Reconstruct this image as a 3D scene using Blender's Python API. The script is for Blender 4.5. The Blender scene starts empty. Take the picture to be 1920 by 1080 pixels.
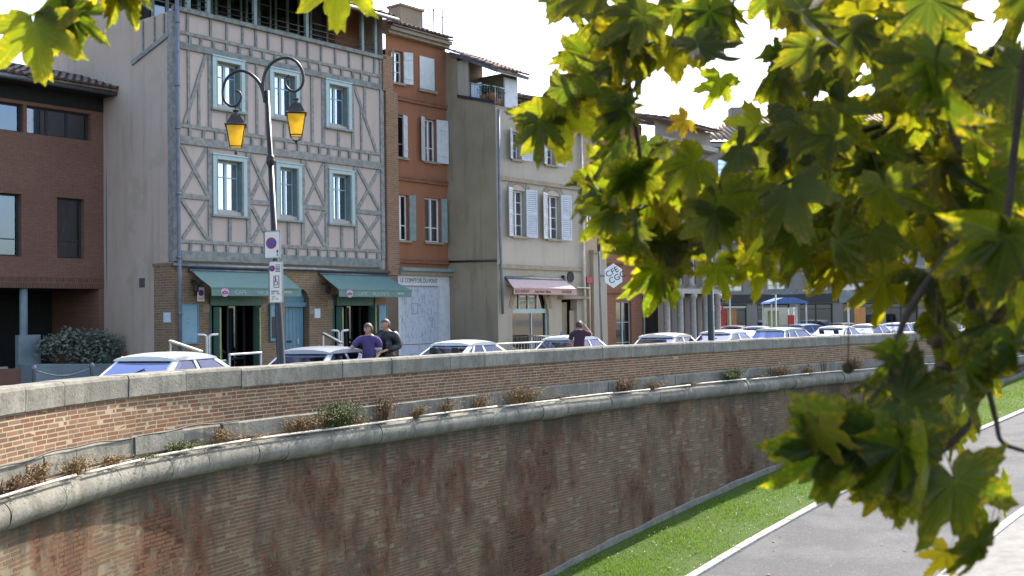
import bpy, bmesh, math, random
import numpy as np
from mathutils import Vector, Matrix
R = math.radians
random.seed(7)
rng = np.random.default_rng(7)
scene = bpy.context.scene
COL = scene.collection
# ------------------------------------------------------------------ camera
FL, PITCH, ROLL, EYE = 2080.0, .0274, .0145, 1.95
cf = Vector((0, math.cos(PITCH), math.sin(PITCH)))
r0 = Vector((1, 0, 0)); u0 = Vector((0, -math.sin(PITCH), math.cos(PITCH)))
cr = r0*math.cos(ROLL) - u0*math.sin(ROLL)
cu = u0*math.cos(ROLL) + r0*math.sin(ROLL)
CAM = Vector((0, 0, EYE))
cd = bpy.data.cameras.new('camera'); cam = bpy.data.objects.new('camera', cd); COL.objects.link(cam)
cam.matrix_world = Matrix(((cr.x, cu.x, -cf.x, 0), (cr.y, cu.y, -cf.y, 0), (cr.z, cu.z, -cf.z, EYE), (0, 0, 0, 1)))
cd.sensor_width = 36; cd.lens = 36*FL/1920
cd.clip_start = .05; cd.clip_end = 2000
cd.dof.use_dof = True; cd.dof.focus_distance = 27; cd.dof.aperture_fstop = 6.5
scene.camera = cam
# ------------------------------------------------------------------ light
SUN_AZ, SUN_EL = 33.0, 45.0
w = bpy.data.worlds.new('World'); scene.world = w; w.use_nodes = True
nt = w.node_tree; nt.nodes.clear()
wo = nt.nodes.new('ShaderNodeOutputWorld'); bg = nt.nodes.new('ShaderNodeBackground')
sk = nt.nodes.new('ShaderNodeTexSky'); sk.sky_type = 'NISHITA'; sk.sun_disc = False
sk.sun_elevation = R(SUN_EL); sk.sun_rotation = R(SUN_AZ); sk.air_density = 1.0; sk.dust_density = 2.5; sk.ozone_density = 1.0
bg.inputs[1].default_value = .15
nt.links.new(sk.outputs[0], bg.inputs[0]); nt.links.new(bg.outputs[0], wo.inputs[0])
sd = bpy.data.lights.new('sun', 'SUN'); sd.energy = 3.3; sd.angle = R(.53); sd.color = (1, .93, .80)
sun = bpy.data.objects.new('sun', sd); COL.objects.link(sun); sun.location = (20, 20, 40)
sdir = Vector((math.sin(R(SUN_AZ))*math.cos(R(SUN_EL)), math.cos(R(SUN_AZ))*math.cos(R(SUN_EL)), math.sin(R(SUN_EL))))
sun.rotation_euler = (-sdir).to_track_quat('-Z', 'Y').to_euler()
scene.view_settings.view_transform = 'Standard'; scene.view_settings.look = 'None'
scene.view_settings.gamma = 1; scene.view_settings.use_curve_mapping = False
scene.view_settings.exposure = 1.9
scene.render.engine = 'CYCLES'
scene.cycles.max_bounces = 8; scene.cycles.transparent_max_bounces = 16; scene.cycles.transmission_bounces = 6
scene.cycles.caustics_reflective = False; scene.cycles.caustics_refractive = False

# ------------------------------------------------------------------ materials
def hexc(c): return (c[0], c[1], c[2], 1)
class NT:
    def __init__(s, name):
        m = bpy.data.materials.new(name); m.use_nodes = True
        s.m = m; s.t = m.node_tree; s.t.nodes.clear()
        s.out = s.n('ShaderNodeOutputMaterial')
    def n(s, typ, **kw):
        x = s.t.nodes.new(typ)
        for k, v in kw.items(): setattr(x, k, v)
        return x
    def l(s, a, b): s.t.links.new(a, b)
    def pos(s): return s.n('ShaderNodeNewGeometry').outputs['Position']
    def obj(s): return s.n('ShaderNodeTexCoord').outputs['Object']
    def scaled(s, src, sc):
        v = s.n('ShaderNodeVectorMath', operation='MULTIPLY'); s.l(src, v.inputs[0]); v.inputs[1].default_value = sc; return v.outputs[0]
    def noise(s, src, sc, detail=4, rough=.55):
        x = s.n('ShaderNodeTexNoise'); s.l(src, x.inputs['Vector']); x.inputs['Scale'].default_value = sc
        x.inputs['Detail'].default_value = detail; x.inputs['Roughness'].default_value = rough; return x.outputs['Fac']
    def ramp(s, fac, lo, hi, a=0., b=1.):
        x = s.n('ShaderNodeMapRange'); s.l(fac, x.inputs[0]); x.inputs[1].default_value = lo; x.inputs[2].default_value = hi
        x.inputs[3].default_value = a; x.inputs[4].default_value = b; return x.outputs[0]
    def mix(s, fac, a, b, mode='MIX'):
        x = s.n('ShaderNodeMix', data_type='RGBA', blend_type=mode)
        for i, v in ((0, fac), (6, a), (7, b)):
            if isinstance(v, (int, float)): x.inputs[i].default_value = v
            elif isinstance(v, tuple): x.inputs[i].default_value = hexc(v)
            else: s.l(v, x.inputs[i])
        return x.outputs[2]
    def math(s, op, a, b=None):
        x = s.n('ShaderNodeMath', operation=op)
        for i, v in ((0, a), (1, b)):
            if v is None: continue
            if isinstance(v, (int, float)): x.inputs[i].default_value = v
            else: s.l(v, x.inputs[i])
        return x.outputs[0]
    def bsdf(s, col, rough=.8, metal=0., spec=.5, bump=None, bstr=.3, bdist=.02):
        p = s.n('ShaderNodeBsdfPrincipled')
        if isinstance(col, tuple): p.inputs['Base Color'].default_value = hexc(col)
        else: s.l(col, p.inputs['Base Color'])
        if isinstance(rough, (int, float)): p.inputs['Roughness'].default_value = rough
        else: s.l(rough, p.inputs['Roughness'])
        p.inputs['Metallic'].default_value = metal; p.inputs['Specular IOR Level'].default_value = spec
        if bump is not None:
            b = s.n('ShaderNodeBump'); b.inputs['Strength'].default_value = bstr; b.inputs['Distance'].default_value = bdist
            s.l(bump, b.inputs['Height']); s.l(b.outputs[0], p.inputs['Normal'])
        s.l(p.outputs[0], s.out.inputs[0]); return p
def plain(name, c, rough=.7, metal=0., spec=.4, var=.25, sc=6., c2=None):
    n = NT(name); f = n.noise(n.obj(), sc)
    d = c2 or tuple(x*(1-var) for x in c)
    n.bsdf(n.mix(n.ramp(f, .35, .65), c, d), rough, metal, spec, f, .08, .01); return n.m
def plaster(name, c, stain, sc=.5, amt=.6, c3=None):
    n = NT(name); P = n.obj()
    f1 = n.noise(P, sc, 6); f2 = n.noise(n.scaled(P, (3, 3, .35)), 1.1, 5, .6); f3 = n.noise(P, 14, 4)
    k = n.mix(n.ramp(f1, .38, .68, 0, amt), c, stain)
    k = n.mix(n.ramp(f2, .52, .75, 0, amt*.8), k, tuple(x*.72 for x in stain))
    if c3: k = n.mix(n.ramp(n.noise(P, .9, 5), .55, .62, 0, .6), k, c3)
    k = n.mix(n.ramp(f3, .3, .7, 0, .25), k, tuple(x*.82 for x in c))
    n.bsdf(k, .92, 0, .2, n.noise(P, 40, 5, .7), .25, .01); return n.m
def bricktex(name, axis, c1, c2, mortar, bw=.26, bh=.066, amt=.4, msize=.012):
    n = NT(name); P = n.obj(); sx = n.n('ShaderNodeSeparateXYZ'); n.l(P, sx.inputs[0])
    cb = n.n('ShaderNodeCombineXYZ'); n.l(sx.outputs[axis], cb.inputs[0]); n.l(sx.outputs[2], cb.inputs[1])
    b = n.n('ShaderNodeTexBrick'); n.l(cb.outputs[0], b.inputs['Vector']); b.inputs['Scale'].default_value = 1
    b.inputs['Brick Width'].default_value = bw; b.inputs['Row Height'].default_value = bh; b.inputs['Mortar Size'].default_value = msize
    b.inputs['Color1'].default_value = hexc(c1); b.inputs['Color2'].default_value = hexc(c2); b.inputs['Mortar'].default_value = hexc(mortar)
    f1 = n.noise(P, .7, 6); f2 = n.noise(P, 9, 4)
    k = n.mix(n.ramp(f1, .4, .7, 0, amt), b.outputs[0], tuple(x*.6 for x in c1))
    k = n.mix(n.ramp(f2, .4, .7, 0, .35), k, tuple(x*.7 for x in c2))
    n.bsdf(k, .9, 0, .2, n.math('SUBTRACT', n.ramp(f2, 0, 1, 0, .4), b.outputs[1]), .5, .008); return n.m
M = {}
M['pink'] = plaster('pink_plaster', (.46, .365, .315), (.37, .285, .235), .6, .5)
M['pinkside'] = plaster('pink_side_plaster', (.49, .375, .30), (.385, .275, .195), .35, .75, (.38, .30, .205))
M['timber'] = plain('weathered_timber', (.27, .255, .23), .85, var=.45, sc=9, c2=(.165, .155, .14))
M['timber2'] = plain('grey_green_timber', (.215, .22, .20), .8, var=.4, sc=7)
M['casing'] = plain('pale_blue_paint', (.35, .435, .42), .55, var=.12)
M['casing2'] = plain('grey_green_paint', (.20, .25, .23), .6, var=.2)
M['sash'] = plain('white_blue_paint', (.38, .49, .53), .5, var=.08)
M['white'] = plain('white_paint', (.72, .71, .68), .5, var=.1)
M['shutter'] = plain('pale_blue_shutter_paint', (.52, .52, .55), .6, var=.14, sc=5)
M['shutterw'] = plain('white_shutter_paint', (.60, .59, .58), .6, var=.14, sc=5)
M['orange'] = plaster('orange_plaster', (.30, .125, .065), (.22, .092, .052), .6, .55)
M['orangeband'] = plain('orange_band', (.23, .095, .055), .9)
M['blank'] = plaster('brown_render', (.315, .25, .17), (.18, .145, .105), .45, .8, (.255, .195, .115))
M['beige'] = plaster('beige_render', (.40, .345, .28), (.31, .26, .205), .5, .5)
M['beigelow'] = plaster('beige_low_render', (.36, .31, .235), (.27, .22, .16), .6, .6)
M['tan'] = plaster('tan_render', (.36, .27, .185), (.28, .20, .13), .5, .5)
M['trim'] = plain('stone_trim', (.30, .235, .17), .9)
M['brickA'] = bricktex('modern_brick', 0, (.225, .105, .068), (.18, .082, .055), (.21, .125, .09), .22, .06, .35)
M['brickAs'] = bricktex('modern_brick_side', 1, (.225, .105, .068), (.18, .082, .055), (.21, .125, .09), .22, .06, .35)
M['soldier'] = bricktex('soldier_brick', 0, (.165, .075, .046), (.11, .05, .032), (.19, .11, .085), .065, .24, .3)
M['brickB'] = bricktex('cafe_brick', 0, (.26, .165, .09), (.20, .115, .065), (.30, .235, .16), .28, .07, .45)
M['brickBs'] = bricktex('cafe_brick_side', 1, (.26, .165, .09), (.20, .11, .062), (.30, .235, .16), .28, .07, .45)
M['brickC'] = bricktex('pilaster_brick', 0, (.28, .15, .08), (.22, .105, .06), (.30, .22, .15), .28, .07, .4)
M['brickR'] = bricktex('far_red_brick', 0, (.27, .11, .06), (.22, .09, .05), (.25, .15, .1), .28, .07, .35)
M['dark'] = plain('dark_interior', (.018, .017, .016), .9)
M['darkframe'] = plain('dark_frame', (.03, .03, .032), .5)
M['zinc'] = plain('zinc', (.17, .18, .195), .45, .6, .5, .3)
M['pipeblue'] = plain('blue_grey_pipe', (.15, .165, .20), .5, .2)
M['pipewhite'] = plain('cream_pipe', (.55, .50, .42), .6)
M['tile'] = plain('roof_tile_clay', (.20, .125, .095), .9, var=.5, sc=3, c2=(.095, .075, .065))
M['tilepale'] = plain('pale_roof_tile', (.33, .245, .18), .9, var=.4, sc=3)
M['awning'] = plain('green_canvas', (.115, .195, .175), .85, var=.12)
M['awninglo'] = plain('green_valance', (.125, .20, .165), .85, var=.12)
M['greenpaint'] = plain('green_paint', (.075, .155, .115), .6, var=.2)
M['yellowgreen'] = plain('yellow_green_paint', (.33, .33, .10), .6)
M['bluedoor'] = plain('blue_door_paint', (.12, .225, .275), .55, var=.14, sc=4)
M['menu'] = plain('blue_menu_board', (.17, .30, .35), .5, var=.1)
M['pinkcanvas'] = plain('pink_canvas', (.40, .30, .30), .85, var=.12)
M['pinkval'] = plain('pink_valance', (.42, .27, .235), .85, var=.15)
M['redink'] = plain('dark_red_ink', (.13, .03, .03), .8)
M['inkbrown'] = plain('brown_ink', (.12, .055, .04), .8)
M['paleink'] = plain('pale_ink', (.36, .44, .42), .8)
M['greyink'] = plain('grey_ink', (.23, .23, .28), .8)
M['black'] = plain('black_ink', (.02, .02, .022), .7)
M['pinkink'] = plain('pink_emblem', (.55, .33, .42), .8)
M['iron'] = plain('dark_iron', (.028, .028, .028), .38, .4, .5, .3)
M['irongreen'] = plain('dark_green_iron', (.025, .045, .038), .45, .2)
M['lampcap'] = plain('lamp_hood_metal', (.07, .058, .05), .35, .7, .5, .3)
M['signwhite'] = plain('sign_face', (.62, .56, .50), .45, var=.06)
M['signred'] = plain('sign_red', (.33, .02, .035), .5, var=.1)
M['signblue'] = plain('sign_blue', (.035, .06, .28), .5, var=.1)
M['metalrail'] = plain('galvanised_rail', (.55, .55, .53), .5, .2)
M['creamrail'] = plain('cream_rail', (.72, .67, .52), .5)
M['asphalt'] = plain('asphalt', (.075, .074, .072), .95, var=.3, sc=2)
M['pave'] = plain('pavement_stone', (.19, .185, .175), .95, var=.25, sc=3)
M['tyre'] = plain('tyre_rubber', (.02, .02, .02), .9)
M['skin'] = plain('skin', (.40, .215, .145), .6, var=.08)
M['purple'] = plain('purple_cotton', (.07, .045, .14), .9, var=.2)
M['burgundy'] = plain('burgundy_cotton', (.052, .022, .038), .9, var=.2)
M['leather'] = plain('black_leather', (.016, .015, .017), .32, var=.2)
M['jeans'] = plain('dark_cloth', (.03, .032, .045), .9)
M['bluecloth'] = plain('blue_cloth', (.12, .18, .32), .9)
M['hairbrown'] = plain('brown_hair', (.055, .035, .022), .6, var=.4, sc=30)
M['hairgrey'] = plain('greying_hair', (.06, .048, .038), .6, var=.4, sc=30)
M['hairblond'] = plain('blond_hair', (.50, .36, .13), .6, var=.3, sc=30)
M['paper'] = plain('paper', (.62, .64, .72), .6, var=.1)
M['planter'] = plain('pale_concrete', (.19, .22, .225), .85, var=.25, sc=2)
M['boxred'] = plain('red_brown_panel', (.10, .045, .03), .8)
M['eaveboard'] = plain('pale_eave_board', (.42, .38, .31), .8)
M['stonefar'] = plaster('far_stone', (.25, .215, .175), (.19, .16, .125), .3, .5)
M['stonepale'] = plain('far_pale_stone', (.33, .30, .27), .9)
M['shopblue'] = plain('blue_canvas', (.09, .15, .33), .8)
M['posterred'] = plain('red_poster', (.55, .04, .03), .6)
M['orangeflag'] = plain('orange_board', (.45, .20, .05), .7)
M['barkm'] = plain('plane_bark', (.085, .066, .05), .9, var=.45, sc=8)
M['twig'] = plain('twig_bark', (.075, .042, .03), .8, var=.35, sc=30)
M['seed'] = plain('seed_ball', (.13, .075, .03), .95, var=.6, sc=90)
M['weedgreen'] = plain('weed_green', (.10, .115, .035), .8, var=.4, sc=25)
M['weeddry'] = plain('weed_dry', (.26, .165, .07), .9, var=.4, sc=25)
M['weedred'] = plain('weed_rust', (.19, .115, .06), .9, var=.4, sc=25)
M['cable'] = plain('black_cable', (.03, .03, .03), .6)
M['plantgreen'] = plain('potted_plant', (.05, .10, .025), .7, var=.4)
M['terracotta'] = plain('terracotta', (.28, .13, .06), .85)
M['curtain'] = plain('sky_tinted_curtain', (.66, .78, .88), .9, var=.15, sc=4)  # the panes' pale sky reflection is put into this cloth colour
def glassmat(name, tint, refl=.2, col=(.85, .9, 1), top=.95):
    n = NT(name); tr = n.n('ShaderNodeBsdfTransparent'); tr.inputs[0].default_value = hexc(tint)
    gl = n.n('ShaderNodeBsdfGlossy'); gl.inputs['Roughness'].default_value = .04; gl.inputs[0].default_value = hexc(col)
    fr = n.n('ShaderNodeLayerWeight'); fr.inputs[0].default_value = .35
    ms = n.n('ShaderNodeMixShader'); n.l(n.ramp(fr.outputs['Fresnel'], 0, 1, refl, top), ms.inputs[0])
    n.l(tr.outputs[0], ms.inputs[1]); n.l(gl.outputs[0], ms.inputs[2]); n.l(ms.outputs[0], n.out.inputs[0]); return n.m
M['glass'] = glassmat('window_glass', (.92, .95, .96), .36, (.86, .92, 1))
M['glassblue'] = glassmat('bluish_window_glass', (.45, .5, .55), .14, (.62, .74, .90), .6)
M['glassdark'] = glassmat('dark_window_glass', (.35, .38, .4), .12)
M['carglass'] = glassmat('car_glass', (.34, .37, .43), .06, (.58, .62, .92), .50)
def ambermat():
    n = NT('amber_glass'); P = n.obj(); f = n.noise(P, 9, 4)
    c = n.mix(n.ramp(f, .35, .7), (1, .80, .20), (.92, .62, .09))
    t = n.n('ShaderNodeBsdfTranslucent'); n.l(c, t.inputs[0]); d = n.n('ShaderNodeBsdfDiffuse'); n.l(c, d.inputs[0])
    g = n.n('ShaderNodeBsdfGlossy'); g.inputs['Roughness'].default_value = .15
    a = n.n('ShaderNodeMixShader'); a.inputs[0].default_value = .85; n.l(d.outputs[0], a.inputs[1]); n.l(t.outputs[0], a.inputs[2])
    b = n.n('ShaderNodeMixShader'); b.inputs[0].default_value = .06; n.l(a.outputs[0], b.inputs[1]); n.l(g.outputs[0], b.inputs[2])
    n.l(b.outputs[0], n.out.inputs[0]); return n.m
M['amber'] = ambermat()
def paint(name, c):
    n = NT(name); p = n.bsdf(c, .28, 0, .5); p.inputs['Coat Weight'].default_value = .5; p.inputs['Coat Roughness'].default_value = .06; return n.m
for k, c in dict(white=(.64, .64, .63), cream=(.60, .58, .50), silver=(.27, .29, .33), blue=(.10, .15, .27), black=(.018, .02, .022), red=(.20, .018, .03), bluegrey=(.20, .24, .33), green=(.30, .36, .35), dark=(.05, .045, .055)).items():
    M['car_'+k] = paint('car_paint_'+k, c)

# wall materials (world position stains: patches where the render has gone, lime runs, soot)
def wall_common(n):
    P = n.pos(); oi_ = 0
    patch = n.ramp(n.noise(n.scaled(P, (1, 1, .5)), .50, 8, .70),   .475, .575)       # raw red patches
    run = n.ramp(n.noise(n.scaled(P, (2.6, 2.6, .16)), .8, 5, .6), .50, .70)      # vertical lime runs
    soot = n.ramp(n.noise(n.scaled(P, (1.4, 1.4, .5)), 1.7, 6, .65), .48, .72)
    fine = n.noise(P, 60, 4, .6)
    sx = n.n('ShaderNodeSeparateXYZ'); n.l(P, sx.inputs[0])
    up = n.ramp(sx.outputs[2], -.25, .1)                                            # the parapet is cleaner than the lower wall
    return P, patch, run, soot, fine, up
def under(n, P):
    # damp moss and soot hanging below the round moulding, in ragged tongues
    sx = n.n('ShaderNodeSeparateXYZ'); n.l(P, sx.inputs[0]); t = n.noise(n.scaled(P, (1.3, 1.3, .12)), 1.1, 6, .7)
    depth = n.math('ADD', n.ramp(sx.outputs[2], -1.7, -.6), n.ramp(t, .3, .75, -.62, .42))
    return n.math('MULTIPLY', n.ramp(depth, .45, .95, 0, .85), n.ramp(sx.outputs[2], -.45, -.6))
def brickmat(name, isl):
    n = NT(name); P, patch, run, soot, fine, up = wall_common(n)
    g = n.n('ShaderNodeNewGeometry'); oi = n.n('ShaderNodeObjectInfo')
    rnd = g.outputs['Random Per Island'] if isl else oi.outputs['Random']
    cr_ = n.n('ShaderNodeValToRGB'); n.l(rnd, cr_.inputs[0]); e = cr_.color_ramp.elements
    e[0].color = (.155, .07, .042, 1); e[1].color = (.235, .115, .066, 1)
    for p, c in ((.2, (.185, .088, .052, 1)), (.4, (.14, .078, .053, 1)), (.6, (.215, .125, .08, 1)), (.8, (.105, .065, .048, 1)), (.9, (.20, .14, .10, 1))):
        x = e.new(p); x.color = c
    low = n.mix(n.ramp(patch, 0, 1, .30, 0), cr_.outputs[0], (.145, .12, .088))       # thin lime film outside the raw patches
    low = n.mix(n.math('MULTIPLY', patch, .8), low, (.118, .050, .027))
    low = n.mix(n.math('MULTIPLY', run, .35), low, (.17, .16, .13))
    low = n.mix(n.math('MULTIPLY', soot, .6), low, (.055, .05, .04))
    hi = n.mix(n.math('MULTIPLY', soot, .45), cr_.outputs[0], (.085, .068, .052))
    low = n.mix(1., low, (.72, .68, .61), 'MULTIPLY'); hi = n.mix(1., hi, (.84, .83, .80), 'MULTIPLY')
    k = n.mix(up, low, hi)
    k = n.mix(n.ramp(n.noise(n.scaled(P, (1, 1, .6)), .28, 4), .38, .62, .5, 0), k, n.mix(1., k, (1.55, 1.42, 1.15), 'MULTIPLY'))
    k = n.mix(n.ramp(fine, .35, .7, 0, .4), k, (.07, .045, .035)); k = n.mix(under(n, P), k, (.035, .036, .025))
    n.bsdf(k, .92, 0, .2, fine, .3, .0012); return n.m
def mortarmat():
    n = NT('lime_mortar'); P, patch, run, soot, fine, up = wall_common(n)
    low = n.mix(patch, (.25, .21, .15), (.08, .045, .03))
    low = n.mix(n.math('MULTIPLY', soot, .6), low, (.09, .082, .066))
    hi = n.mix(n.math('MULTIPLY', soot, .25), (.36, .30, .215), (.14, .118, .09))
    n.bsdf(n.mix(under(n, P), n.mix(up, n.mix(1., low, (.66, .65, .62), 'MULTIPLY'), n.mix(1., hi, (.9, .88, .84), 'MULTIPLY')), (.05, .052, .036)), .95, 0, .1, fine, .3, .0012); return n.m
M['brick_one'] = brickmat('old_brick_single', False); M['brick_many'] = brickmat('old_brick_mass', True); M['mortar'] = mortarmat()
def stonemat(name, c, c2, moss):
    n = NT(name); P = n.pos(); oi = n.n('ShaderNodeObjectInfo')
    f1 = n.noise(P, 2.2, 7, .65); f2 = n.noise(P, 24, 5, .65); f3 = n.noise(n.scaled(P, (4, 4, .6)), 1.5, 5)
    k = n.mix(n.ramp(f1, .35, .65), c, c2)
    k = n.mix(n.ramp(oi.outputs['Random'], 0, 1, 0, .35), k, tuple(x*.7 for x in c2))
    k = n.mix(n.ramp(f3, .52, .7, 0, .65), k, moss)
    k = n.mix(n.ramp(f2, .54, .66, 0, .6), k, (.07, .065, .05)); k = n.mix(n.ramp(n.noise(P, 5.5, 6, .7), .52, .66, 0, .55), k, (.095, .09, .07))
    n.bsdf(k, .92, 0, .25, n.math('ADD', n.ramp(f1, 0, 1, 0, 1.5), f2), .6, .016); return n.m
M['coping'] = stonemat('coping_stone', (.25, .237, .20), (.145, .138, .118), (.10, .10, .078))
M['ledge'] = stonemat('ledge_stone', (.225, .213, .18), (.125, .122, .106), (.078, .078, .057))
def lawnmat():
    n = NT('lawn_soil'); P = n.pos(); f = n.noise(P, 1.2, 6); f2 = n.noise(P, 35, 4)
    n.bsdf(n.mix(n.ramp(f2, .3, .7), n.mix(n.ramp(f, .4, .7), (.055, .10, .018), (.085, .10, .03)), (.03, .06, .012)), .9, 0, .2, f2, .8, .03); return n.m
M['lawn'] = lawnmat()
def grassmat():
    n = NT('grass_blade'); P = n.pos(); g = n.n('ShaderNodeNewGeometry')
    c = n.mix(n.ramp(n.noise(P, 1.0, 5), .4, .65), (.07, .165, .016), (.12, .18, .025))
    c = n.mix(n.ramp(g.outputs['Random Per Island'], 0, 1, 0, .6), c, (.05, .12, .018))
    d = n.n('ShaderNodeBsdfDiffuse'); t = n.n('ShaderNodeBsdfTranslucent'); n.l(c, d.inputs[0]); n.l(n.mix(.5, c, (.22, .34, .03)), t.inputs[0])
    m = n.n('ShaderNodeMixShader'); m.inputs[0].default_value = .5; n.l(d.outputs[0], m.inputs[1]); n.l(t.outputs[0], m.inputs[2]); n.l(m.outputs[0], n.out.inputs[0]); return n.m
M['grass'] = grassmat()
def pathmat():
    n = NT('path_gravel'); P = n.pos(); f = n.noise(P, .8, 6); f2 = n.noise(P, 55, 3, .7); v = n.n('ShaderNodeTexVoronoi'); n.l(P, v.inputs['Vector']); v.inputs['Scale'].default_value = 42
    k = n.mix(n.ramp(f, .42, .58), (.125, .125, .128), (.092, .092, .095)); k = n.mix(n.ramp(n.noise(P, 7, 5, .7), .45, .7, 0, .5), k, (.07, .07, .072)); k = n.mix(n.ramp(f2, .4, .62, 0, .6), k, (.06, .06, .06)); k = n.mix(n.ramp(n.noise(P, 16, 3, .8), .56, .66, 0, .5), k, (.20, .20, .195)); k = n.mix(n.ramp(n.noise(P, 21, 3, .8), .58, .68, 0, .5), k, (.05, .05, .05)); k = n.mix(n.ramp(v.outputs['Distance'], .0, .3, .45, 0), k, (.24, .24, .24))
    n.bsdf(k, .95, 0, .15, f2, .6, .01); return n.m
M['path'] = pathmat()
M['kerbstone'] = plain('kerb_stone', (.33, .315, .28), .9, var=.25, sc=4)

def leafmat(name, isl):
    n = NT(name); oi = n.n('ShaderNodeObjectInfo'); g = n.n('ShaderNodeNewGeometry'); P = n.obj()
    off = n.n('ShaderNodeVectorMath', operation='ADD'); n.l(P, off.inputs[0])
    cb = n.n('ShaderNodeCombineXYZ'); n.l(n.math('MULTIPLY', oi.outputs['Random'], 37.), cb.inputs[0]); n.l(cb.outputs[0], off.inputs[1])
    f = n.noise(off.outputs[0], 14, 5); f2 = n.noise(off.outputs[0], 60, 3)
    at = n.n('ShaderNodeAttribute', attribute_name='vein'); ed = n.n('ShaderNodeAttribute', attribute_name='edge')
    base = oi.outputs['Color'] if not isl else n.mix(g.outputs['Random Per Island'], (.025, .036, .006), (.045, .055, .008))
    base = n.mix(n.ramp(f, .4, .7, 0, .4), base, n.mix(1., base, (.6, .75, .5), 'MULTIPLY'))
    e = n.math('MULTIPLY', n.ramp(ed.outputs['Fac'], .55, 1.), n.ramp(f, .48, .60))
    base = n.mix(n.math('MULTIPLY', e, .55), base, (.16, .10, .02))
    vein = n.ramp(at.outputs['Fac'], .80, 1.)
    base = n.mix(n.math('MULTIPLY', vein, .3), base, (.12, .13, .04))
    trc = n.mix(1., base, (6.3, 6.3, 1.5), 'MULTIPLY')
    d = n.n('ShaderNodeBsdfDiffuse'); n.l(base, d.inputs[0]); t = n.n('ShaderNodeBsdfTranslucent'); n.l(trc, t.inputs[0])
    gl = n.n('ShaderNodeBsdfGlossy'); gl.inputs['Roughness'].default_value = .42
    bp = n.n('ShaderNodeBump'); bp.inputs['Strength'].default_value = .35; bp.inputs['Distance'].default_value = .004
    n.l(n.math('ADD', f2, n.math('MULTIPLY', at.outputs['Fac'], 1.5)), bp.inputs['Height'])
    for x in (d, t, gl): n.l(bp.outputs[0], x.inputs['Normal'])
    a = n.n('ShaderNodeMixShader'); a.inputs[0].default_value = .55; n.l(d.outputs[0], a.inputs[1]); n.l(t.outputs[0], a.inputs[2])
    b = n.n('ShaderNodeMixShader'); b.inputs[0].default_value = .025; n.l(a.outputs[0], b.inputs[1]); n.l(gl.outputs[0], b.inputs[2])
    n.l(b.outputs[0], n.out.inputs[0]); return n.m
M['leaf'] = leafmat('plane_leaf', False); M['leafmass'] = leafmat('plane_leaf_mass', True)
def bushmat(name, c1, c2):
    n = NT(name); g = n.n('ShaderNodeNewGeometry'); c = n.mix(g.outputs['Random Per Island'], c1, c2); n.bsdf(c, .6, 0, .4); return n.m
M['bush'] = bushmat('bush_leaf', (.07, .085, .055), (.16, .18, .13)); M['bush2'] = bushmat('low_plant_leaf', (.05, .075, .06), (.10, .13, .11))

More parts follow.
